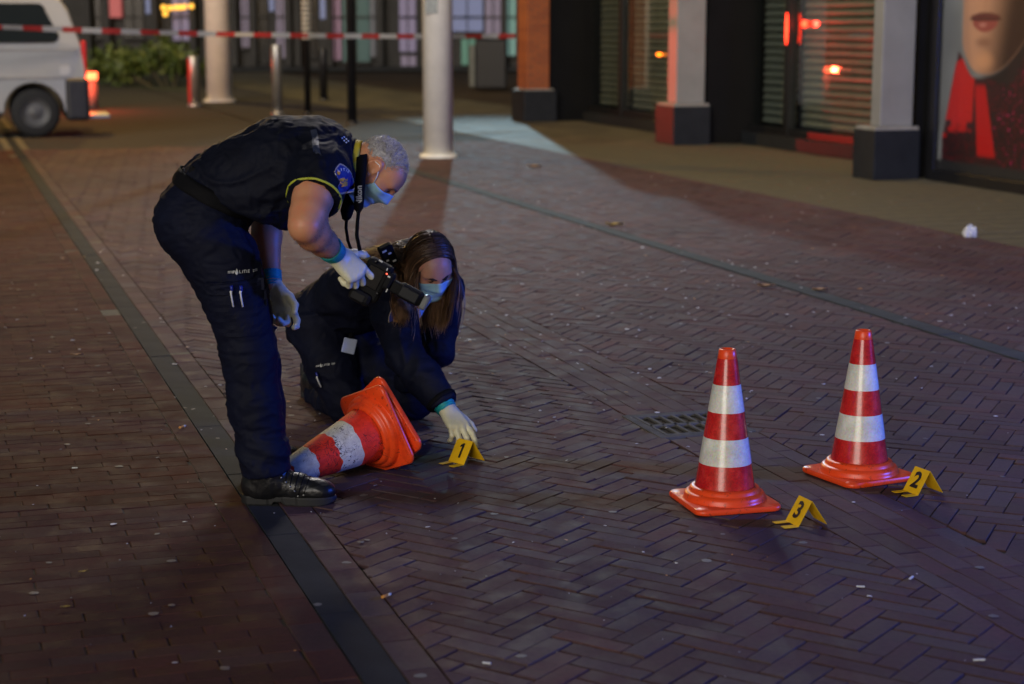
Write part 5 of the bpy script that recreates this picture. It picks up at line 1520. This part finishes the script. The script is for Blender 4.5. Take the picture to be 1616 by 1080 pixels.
    st = ribbon('camera_strap', [P(572, 236, Y0 - .01), P(571, 248, Y0 - .07), P(570, 268, Y0 - .105), P(568, 290, Y0 - .125), P(567, 312, Y0 - .14), P(566, 329, Y0 - .15), P(566, 336, Y0 - .15)], [.034, .034, .034, .034, .034, .030, .012], (1, 0, 0.1), M_BELT, t)
    ribbon('strap_cord', [P(566, 333, Y0 - .15), P(564, 352, Y0 - .15), P(563, 372, Y0 - .15), P(568, 396, Y0 - .15)], .012, (1, 0, .1), M_BELT, st)
    ribbon('strap_pad', [P(556, 296, Y0 + .05), P(551, 318, Y0 - .02), P(548, 332, Y0 - .05), P(547, 345, Y0 - .05), P(547, 349, Y0 - .05)], [.03, .042, .046, .030, .010], (1, 0, .1), M_BELT, st)
    ribbon('strap_cord', [P(547, 346, Y0 - .05), P(546, 360, Y0 - .06), P(549, 380, Y0 - .09), P(556, 400, Y0 - .12)], .010, (1, 0, .1), M_BELT, st)
    tv, tf = text_mesh('Nikon', .026, .0008); cx = .0; c0 = P(567, 309, Y0 - .147)
    pyobj('strap_lettering', [c0 + Vector((-y, 0, x)) - wloc(st) for x, y, _ in tv], tf, M_REFL, st)
    return t
def hair_short(t, T, bb):
    rs = np.random.RandomState(21)
    m, nt, b = new_mat('grey_hair'); r = ramp(nt, attr_node(nt, 'rnd').outputs['Fac'], [(0, (.16, .15, .145)), (.4, (.42, .40, .40)), (1, (.80, .78, .78))])
    nt.links.new(r.outputs[0], b.inputs['Base Color']); b.inputs['Roughness'].default_value = .45
    c0 = Vector(T(0, -.014, .030)); ex = Vector(T(1, 0, 0)) - Vector(T(0, 0, 0)); ey = Vector(T(0, 1, 0)) - Vector(T(0, 0, 0)); ez = Vector(T(0, 0, 1)) - Vector(T(0, 0, 0))
    S = SDF(.004); kx = ez.length; ax_ = (np.array(ex), np.array(ey), np.array(ez))
    S.ell(T(0, -.014, .030), (.0785 * kx, .0995 * kx, .0895 * kx), ax_, 0)
    S.planecut(T(0, .050, .050), unit(np.array(ey) * .85 - np.array(ez) * .5)); S.planecut(T(0, 0, .018), unit(-np.array(ez) + np.array(ey) * .75))
    V, F = S.mesh(1); V = folds(V, F, .003, (90, 90, 90), 31)
    cap = npmesh('hair', V, F, m, t); at = cap.data.attributes.new('rnd', 'FLOAT', 'POINT'); at.data.foreach_set('value', (vnoise(V * 160, 3) * .6).astype(f32))
    bb = bvh_of(V, F)
    V, F, A = [], [], []
    def dens(x, y, z):
        # hairline: forehead high, sides above the ear, down to the nape
        line = .060 if y > .045 else (.030 if y > .0 else (-.005 if y > -.03 else -.045))
        if y > .062: return 0
        return np.clip((z - line) / .018, 0, 1)
    n = 0
    while n < 9000:
        d = rs.normal(size=3); d /= np.linalg.norm(d)
        x, y, z = d * (.077, .098, .088) + (0, -.014, .030)
        if rs.rand() > dens(x, y, z): continue
        dd = (ex * d[0] + ey * d[1] + ez * d[2]).normalized()
        h = bb.ray_cast(c0 + dd * .2, -dd, .2)
        n += 1
        if h[0] is None: continue
        p = h[0] - dd * .001
        g_ = (dd * .9 + ey * .35 * (1 if z > .06 else -.4) + Vector(rs.normal(size=3) * .35)).normalized(); L = rs.uniform(.006, .013) * (1.1 if z > .07 else .75)
        sd = g_.cross(Vector(rs.normal(size=3))).normalized() * .0008; k = len(V)
        q = p + g_ * L
        V += [p - sd - wloc(t), p + sd - wloc(t), q - wloc(t)]; F.append((k, k + 1, k + 2)); top = np.clip((z - .02) / .09, 0, 1); A += [float(np.clip(rs.uniform(0, .75) * (.45 + .75 * top) + .12 * top, 0, 1))] * 3
    o = pyobj('hair_strands', V, F, m, cap); at = o.data.attributes.new('rnd', 'FLOAT', 'POINT'); at.data.foreach_set('value', A)
man = make_man()

# ------------------------------------------------------------------ camera with flash in the man's right hand
def make_camera():
    Y0 = 5.93; c = P(592, 437, Y0 - .10)
    t = thing('photo_camera', 'black camera with tilted flash held by the bending man', 'camera', c)
    bx = Vector((.86, -.05, -.46)).normalized()         # towards the flash
    up = Vector((.42, .0, .90)); up = (up - bx * up.dot(bx)).normalized(); yy = up.cross(bx)
    M = Matrix((bx, yy, up)).transposed() * .90
    def bo(name, x, y, z, sx, sy, sz, m, par=t, bev=.008):
        return boxobj(name, M @ Vector((x, y, z)), (sx, sy, sz), m, par, M, bev)
    bo('body', 0, 0, -.012, .098, .062, .148, M_CAMBLK, bev=.012)
    bo('grip', -.012, -.010, -.085, .085, .070, .050, M_CAMBLK, bev=.014)
    bo('battery_door', -.02, -.046, -.086, .05, .003, .026, mat('camera_panel', (.005, .005, .006), .5, spec=.2), bev=.001)
    bo('rear_screen', -.004, -.0325, .0, .062, .004, .080, M_CAMGL, bev=.002)
    bo('viewfinder', .052, -.006, .012, .030, .060, .066, M_CAMBLK, bev=.010)
    fl = bo('flash', .142, -.012, .006, .100, .050, .056, M_CAMBLK, bev=.014)
    def sub(name, x, y, z, sx, sy, sz, m, bev=.004): return boxobj(name, M @ Vector((x, y, z)), (sx, sy, sz), m, fl, M, bev)
    sub('flash_foot', .085, -.010, .004, .034, .040, .044, M_CAMBLK, .006)
    sub('flash_panel', .140, -.0395, .006, .070, .004, .040, mat('flash_grey', (.007, .008, .010), .45, spec=.25), .003)
    sub('diffuser', .203, -.012, .006, .026, .050, .056, M_DIFF, .008)
    v, f = lathe([(.034, 0), (.036, .01), (.036, .06), (.040, .065), (.040, .09), (.034, .092), (.0, .080)], 28)
    pyobj('lens', [M @ Vector((a, .03 + z, b - .01)) for a, b, z in v], f, M_CAMBLK, t, True)
    for x, z, m in ((-.020, .055, M_CAMGL), (.030, .052, M_CAMGL), (.038, -.045, M_CAMGL)):
        v, f = lathe([(.006, 0), (.006, .004), (.004, .005)], 14); pyobj('button', [M @ Vector((x + a, -.033 - zz, z + b)) for a, b, zz in v], f, m, t, True)
    for x, z, sx, sz in ((.046, .030, .010, .006), (.028, .050, .004, .010), (-.006, .066, .014, .006), (.062, -.018, .004, .014)): bo('dial_mark', x, -.0345 - .003, z, sx, .002, sz, M_REFL, bev=.0005)
    bm = bmesh.new(); bmesh.ops.create_uvsphere(bm, u_segments=8, v_segments=6, radius=.0028); o = bmobj('status_light', bm, emit('status_red', (1, .1, .05), 3), t, True); o.location = M @ Vector((.034, -.036, .035))
make_camera()

# ------------------------------------------------------------------ kneeling officer reaching for marker 1
def make_woman():
    loc = G(560, 655); loc = Vector((loc.x, loc.y, 0))
    t = thing('person', 'woman with long brown hair kneeling in dark jacket, placing marker 1', 'person', loc)
    lerp = lambda a, b, k: a + (b - a) * k
    PV = P(508, 500, 7.24)
    SR, ER, WR = P(606, 450, 6.80), P(640, 560, 6.60), P(703, 642, 6.47)
    SL, EL, WL = P(696, 455, 7.00), P(690, 552, 6.92), P(640, 600, 6.90)
    NB = P(650, 418, 6.93)
    HC = P(680, 419, 6.79)
    T, hr, hf, hu = head_frame(HC, (.34, -.71, -.62), (.12, -.60, .78), .95)
    HR, KR, AR = P(500, 515, 7.17), P(548, 636, 7.04), P(503, 624, 7.42)
    HL, KL, AL_ = P(545, 525, 7.28), P(652, 630, 7.06), P(596, 622, 7.47)
    S = SDF(.0055)
    S.loft([PV, lerp(PV, NB, .45), lerp(PV, NB, .8), NB], [(.12, .09), (.11, .085), (.12, .085), (.08, .06)], SL - SR, .05)
    S.chain([NB, lerp(NB, HC, .5), HC + Vector((-.01, .02, -.02))], [.055, .050, .050], .03)
    S.chain([lerp(NB, SR, .4), SR, ER, WR], [.05, .048, .040, .028], .03); S.chain([lerp(NB, SL, .4), SL, EL, WL], [.05, .048, .040, .028], .03)
    S.chain([HR, KR, AR], [.085, .055, .04], .03); S.chain([HL, KL, AL_], [.085, .055, .04], .03)
    head_sdf(S, T, hr, hf, hu, True)
    V, F = S.mesh(1); npmesh('body', V, F, M_SKIN_B, t); bb = bvh_of(V, F)
    # trousers
    S = SDF(.0065)
    S.cap(HR + Vector((0, .02, .02)), HL + Vector((-.02, 0, .02)), .120, .115, .05); S.ecap(PV, lerp(PV, NB, .28), (.145, .115), (.135, .110), SL - SR, .05)
    S.chain([HR, lerp(HR, KR, .5), KR], [.118, .102, .080], .04); S.chain([KR, lerp(KR, AR, .5), AR], [.076, .074, .062], .03)
    S.chain([HL, lerp(HL, KL, .5), KL], [.112, .098, .078], .04); S.chain([KL, lerp(KL, AL_, .5), AL_], [.074, .072, .060], .03)
    S.planecut((0, 0, .006), (0, 0, -1))
    V, F = S.mesh(2); V = folds(V, F, .011, (8, 8, 13), 11, .5); V = folds(V, F, .0035, (24, 24, 26), 12, .5)
    npmesh('trousers', V, F, M_TROUSER, t); tb = bvh_of(V, F)
    uniform_print(t, tb, P(513, 576, 7.0), (1, -.3, .14), (-.12, -.1, 1), .74)
    pen(t, P(501, 594, 6.985), (.35, 0, -1), 1.1)
    # jacket
    S = SDF(.0062)
    S.loft([lerp(PV, NB, .10), lerp(PV, NB, .4), lerp(PV, NB, .75), lerp(PV, NB, 1.0)], [(.150, .128), (.155, .130), (.165, .120), (.105, .080)], SL - SR, .05)
    S.cap(NB, lerp(NB, SR, 1.0), .085, .080, .05); S.cap(NB, SL, .085, .078, .05)
    cR = lerp(ER, WR, .97); aR = unit(WR - ER)
    S.chain([SR, lerp(SR, ER, .5), ER], [.080, .075, .068], .04); S.chain([ER, lerp(ER, WR, .45), lerp(ER, WR, 1.1)], [.068, .062, .050], .03, cut=[(cR, aR)])
    S.chain([SL, lerp(SL, EL, .5), EL], [.078, .073, .066], .04); S.chain([EL, WL], [.064, .050], .03)
    S.chain([NB + Vector((-.06, .02, .03)), NB + Vector((-.02, .06, .05)), NB + Vector((.05, .03, .02))], [.030, .030, .028], .03)
    V, F = S.mesh(2); V = folds(V, F, .0135, (8, 8, 9), 15, .6); V = folds(V, F, .004, (26, 26, 26), 16, .5)
    npmesh('jacket', V, F, M_JACKET, t); jb = bvh_of(V, F)
    badge(t, jb, P(626, 488, 6.72), (1, .05, -.1), (-.10, -.1, 1), .88, False)
    vs, fs = grid_shape(lambda x, y: True, 6, 2, -.035, .035, -.006, .006)
    decal('epaulette_mark', jb, P(634, 372, 6.9), (1, 0, .35), (-.3, .4, .8), vs, fs, M_REFL, t, .004)
    band('cuff_tab', jb, lerp(ER, WR, .90), aR, .018, M_BELT, t, .004, 40, far=.12)
    # gloved right hand pinching the marker
    hw = lerp(ER, WR, 1.04); tip = P(738, 693, 6.36)
    d = unit(np.array(tip) - np.array(hw))
    make_glove(t, hw, d, (-.35, .62, -.25), True, curl=((12, 22, 14), (20, 30, 16), (34, 44, 30), (42, 48, 30)), thumb=(12, 16), spread=5, size=.98, thick=1.1, splay=30)
    cuff(t, lerp(ER, WR, .92), lerp(ER, WR, 1.06), .041, .036, 3)
    boot2(t, AR, KR); boot2(t, AL_, KL)
    mk, W4 = make_mask(t, bb, T)
    for s_, (lo, hi) in ((1, (W4[0], W4[1])), (-1, (W4[2], W4[3]))):
        worldtube('ear_loop', [hi, Vector(T(.078 * s_, .02, .004)), Vector(T(.084 * s_, -.02, .015))], .0016, M_LOOP, t, 6)
    for s_ in (-1, 1):
        pts = [Vector(T(.011 * s_, .103, .022)), Vector(T(.030 * s_, .100, .028)), Vector(T(.049 * s_, .080, .023))]; worldtube('eyebrow', pts, [.0034, .0046, .0020], mat('brow_brown', (.025, .014, .010), .8), t, 6)
        pts = [Vector(T(.015 * s_, .086, .001)), Vector(T(.031 * s_, .0895, .0025)), Vector(T(.046 * s_, .079, .001))]; worldtube('eyelid', pts, [.0020, .0034, .0020], mat('lash_dark', (.02, .012, .01), .7), t, 6)
    hair_long(t, T, bb, jb)
    # badge card hanging at the hip, radio with cord on the chest
    q = P(551, 546, 6.97)
    cd = thing_part('id_card', t)
    boxobj('card', (0, 0, 0), (.052, .004, .060), M_CARD, cd, bev=.003).name = 'card'
    cd.location = q - wloc(t); cd.rotation_euler = (0, R(14), R(10))
    boxobj('clip', (-.004, -.001, .040), (.014, .006, .022), M_BELT, cd, bev=.002)
    rd = thing_part('radio', t); rd.location = P(612, 402, 6.74) - wloc(t); rd.rotation_euler = (R(20), R(-25), R(15))
    boxobj('case', (0, 0, 0), (.055, .035, .085), M_CAMBLK, rd, bev=.008)
    for x, z, sx in ((-.01, .03, .018), (.006, .012, .012), (-.012, -.012, .010), (.012, -.026, .014)): boxobj('key', (x, -.019, z), (sx, .004, .007), M_REFL, rd, bev=.001)
    return t
def thing_part(name, parent):
    o = bpy.data.objects.new(name, None); COL.objects.link(o); o.parent = parent; o.empty_display_size = .03; return o
def boot2(parent, ankle, knee):
    """boot of a kneeling leg: toes on the ground, heel up behind"""
    a = Vector(ankle); d = (a - Vector(knee)); d.z = 0; d.normalize(); S = SDF(.0045)
    up = Vector((0, 0, 1)); a = Vector((a.x, a.y, max(a.z, .075)))
    S.chain([a - d * .05, a + d * .03, a + d * .075 + up * .0], [.058, .054, .046], .02)
    S.chain([a + d * .06 + up * .01, a + d * .085 - up * .02, Vector((a.x, a.y, .042)) + d * .06, Vector((a.x, a.y, .036)) - d * .0], [.048, .044, .038, .034], .03)
    S.planecut((0, 0, .004), (0, 0, -1))
    V, F = S.mesh(1); b = npmesh('boot', V, F, M_LEATHER, parent)
    q = a + d * .128 - up * .012
    o = boxobj('sole', q - wloc(b), (.022, .085, .17), M_RUBBER, b, d.to_track_quat('X', 'Z').to_matrix(), bev=.01)
    return b
def hair_long(t, T, bb, jb):
    rs = np.random.RandomState(8)
    m, nt, b = new_mat('brown_hair'); r = ramp(nt, attr_node(nt, 'rnd').outputs['Fac'], [(0, (.018, .010, .007)), (.35, (.050, .027, .014)), (.7, (.17, .088, .042)), (1, (.38, .22, .11))])
    nt.links.new(r.outputs[0], b.inputs['Base Color']); b.inputs['Roughness'].default_value = .42; b.inputs['Specular IOR Level'].default_value = .5
    # skull cap under the strands
    S = SDF(.004); o0 = Vector(T(0, 0, 0)); ex, ey, ez = [unit(np.array(T(*v)) - np.array(T(0, 0, 0))) for v in ((1, 0, 0), (0, 1, 0), (0, 0, 1))]
    S.ell(T(0, -.018, .034), (.080, .100, .092), (ex, ey, ez), 0); S.ell(T(0, -.045, -.02), (.074, .070, .085), (ex, ey, ez), .03)
    S.planecut(T(0, .052, .062), unit(ey * .80 - ez * .62)); S.planecut(T(0, .02, .0), unit(ey * .9 - ez * .3))
    V, F = S.mesh(1); cap = npmesh('hair', V, F, m, t); at = cap.data.attributes.new('rnd', 'FLOAT', 'POINT'); at.data.foreach_set('value', np.full(len(V), .12, f32))
    hb = bvh_of(V, F)
    VV, FF, AA = [], [], []
    wl = wloc(cap)
    down = Vector((0, 0, -1))
    cc = Vector(T(0, -.02, .02)); fwd = Vector(ey)
    def on_scalp(x, y, z, lift):
        q = Vector(T(x, y, z)); dq = (q - cc).normalized(); h = hb.ray_cast(cc + dq * .3, -dq, .3)
        if h[0] is not None and (h[0] - cc).length > (q - cc).length - .03: q = h[0]
        return q + dq * lift
    for i in range(6500):
        s_ = 1 if rs.rand() < .5 else -1
        layer = rs.rand() ** 1.5
        front = rs.rand() < .62
        y0 = rs.uniform(.005, .066) if front else rs.uniform(-.10, .02)
        r0 = rs.uniform(0, .10) if rs.rand() < .75 else rs.uniform(.1, .9)       # most roots sit on the parting
        end = rs.uniform(1.35, 1.75) if front else rs.uniform(1.5, 2.1)
        pts = []; K = 9; sweep = rs.uniform(.010, .034) if front else rs.uniform(.0, .02); lift = .0012 + .007 * layer
        for k in range(K):
            f_ = k / (K - 1); th = r0 + (end - r0) * f_; e = math.sqrt(max(.05, 1 - ((y0 + .018) / .108) ** 2))
            y = y0 - sweep * f_
            pts.append(on_scalp((.078 * e ** .6 + .002 * f_) * math.sin(th) * s_, y, .034 + .094 * math.cos(th) * e, lift * (.5 + f_)))
        p = pts[-1]; L = rs.uniform(.16, .28) if front else rs.uniform(.19, .31); n = 11; v = (pts[-1] - pts[-2]).normalized()
        outw = Vector(ex) * s_; wob = rs.uniform(-1, 1, 4)
        goback = (not front) and s_ > 0 and rs.rand() < .5
        dout = (Vector((-.2, -.9, .3)) if s_ > 0 else Vector((.3, -.9, .2))).normalized()
        if goback: dout = Vector((-.35, .1, .9)).normalized()
        for k in range(n):
            v = (v * 1.0 + down * .40 + (Vector((-.30, .14, .02)) if goback else Vector((0, -.03, 0))) + outw * (-.02 if k < 3 else -.085) + Vector((.05 * math.sin(k * .7 + 3 * wob[0]), 0, 0))).normalized(); step = L / n
            p = p + v * step + Vector((.0016 * wob[1] * math.sin(k * .8 + wob[2] * 3), .0014 * wob[3], 0))
            near = jb.find_nearest(p)
            if near[0] is not None:
                dd = p - near[0]
                if dd.dot(near[1]) < .006:
                    h = jb.ray_cast(p + dout * .30, -dout, .34)
                    if h[0] is not None: p = p.lerp(h[0] + dout * (.006 + .014 * rs.rand()), .8)
            pts.append(p)
        c = float(np.clip(rs.normal(.42, .17), 0, 1)); w = rs.uniform(.0006, .0014); tw = rs.normal(0, .5)
        N = len(pts); base = len(VV)
        for k, q in enumerate(pts):
            tg = (pts[min(k + 1, N - 1)] - pts[max(k - 1, 0)]).normalized(); nd = (q - o0).normalized(); sd = tg.cross(nd); sd = sd.normalized() if sd.length > 1e-4 else Vector((1, 0, 0)); sd = (sd + nd * tw).normalized()
            ww = w * (1 if k < N - 2 else (.7 if k == N - 2 else .2)); VV += [q - sd * ww - wl, q + sd * ww - wl]
            tip = max(0, (k - 8) / 11); AA += [min(1, c + .55 * tip)] * 2
        for k in range(N - 1): FF.append((base + 2 * k, base + 2 * k + 1, base + 2 * k + 3, base + 2 * k + 2))
    o = pyobj('hair_strands', VV, FF, m, cap, True); at = o.data.attributes.new('rnd', 'FLOAT', 'POINT'); at.data.foreach_set('value', AA)
woman = make_woman()
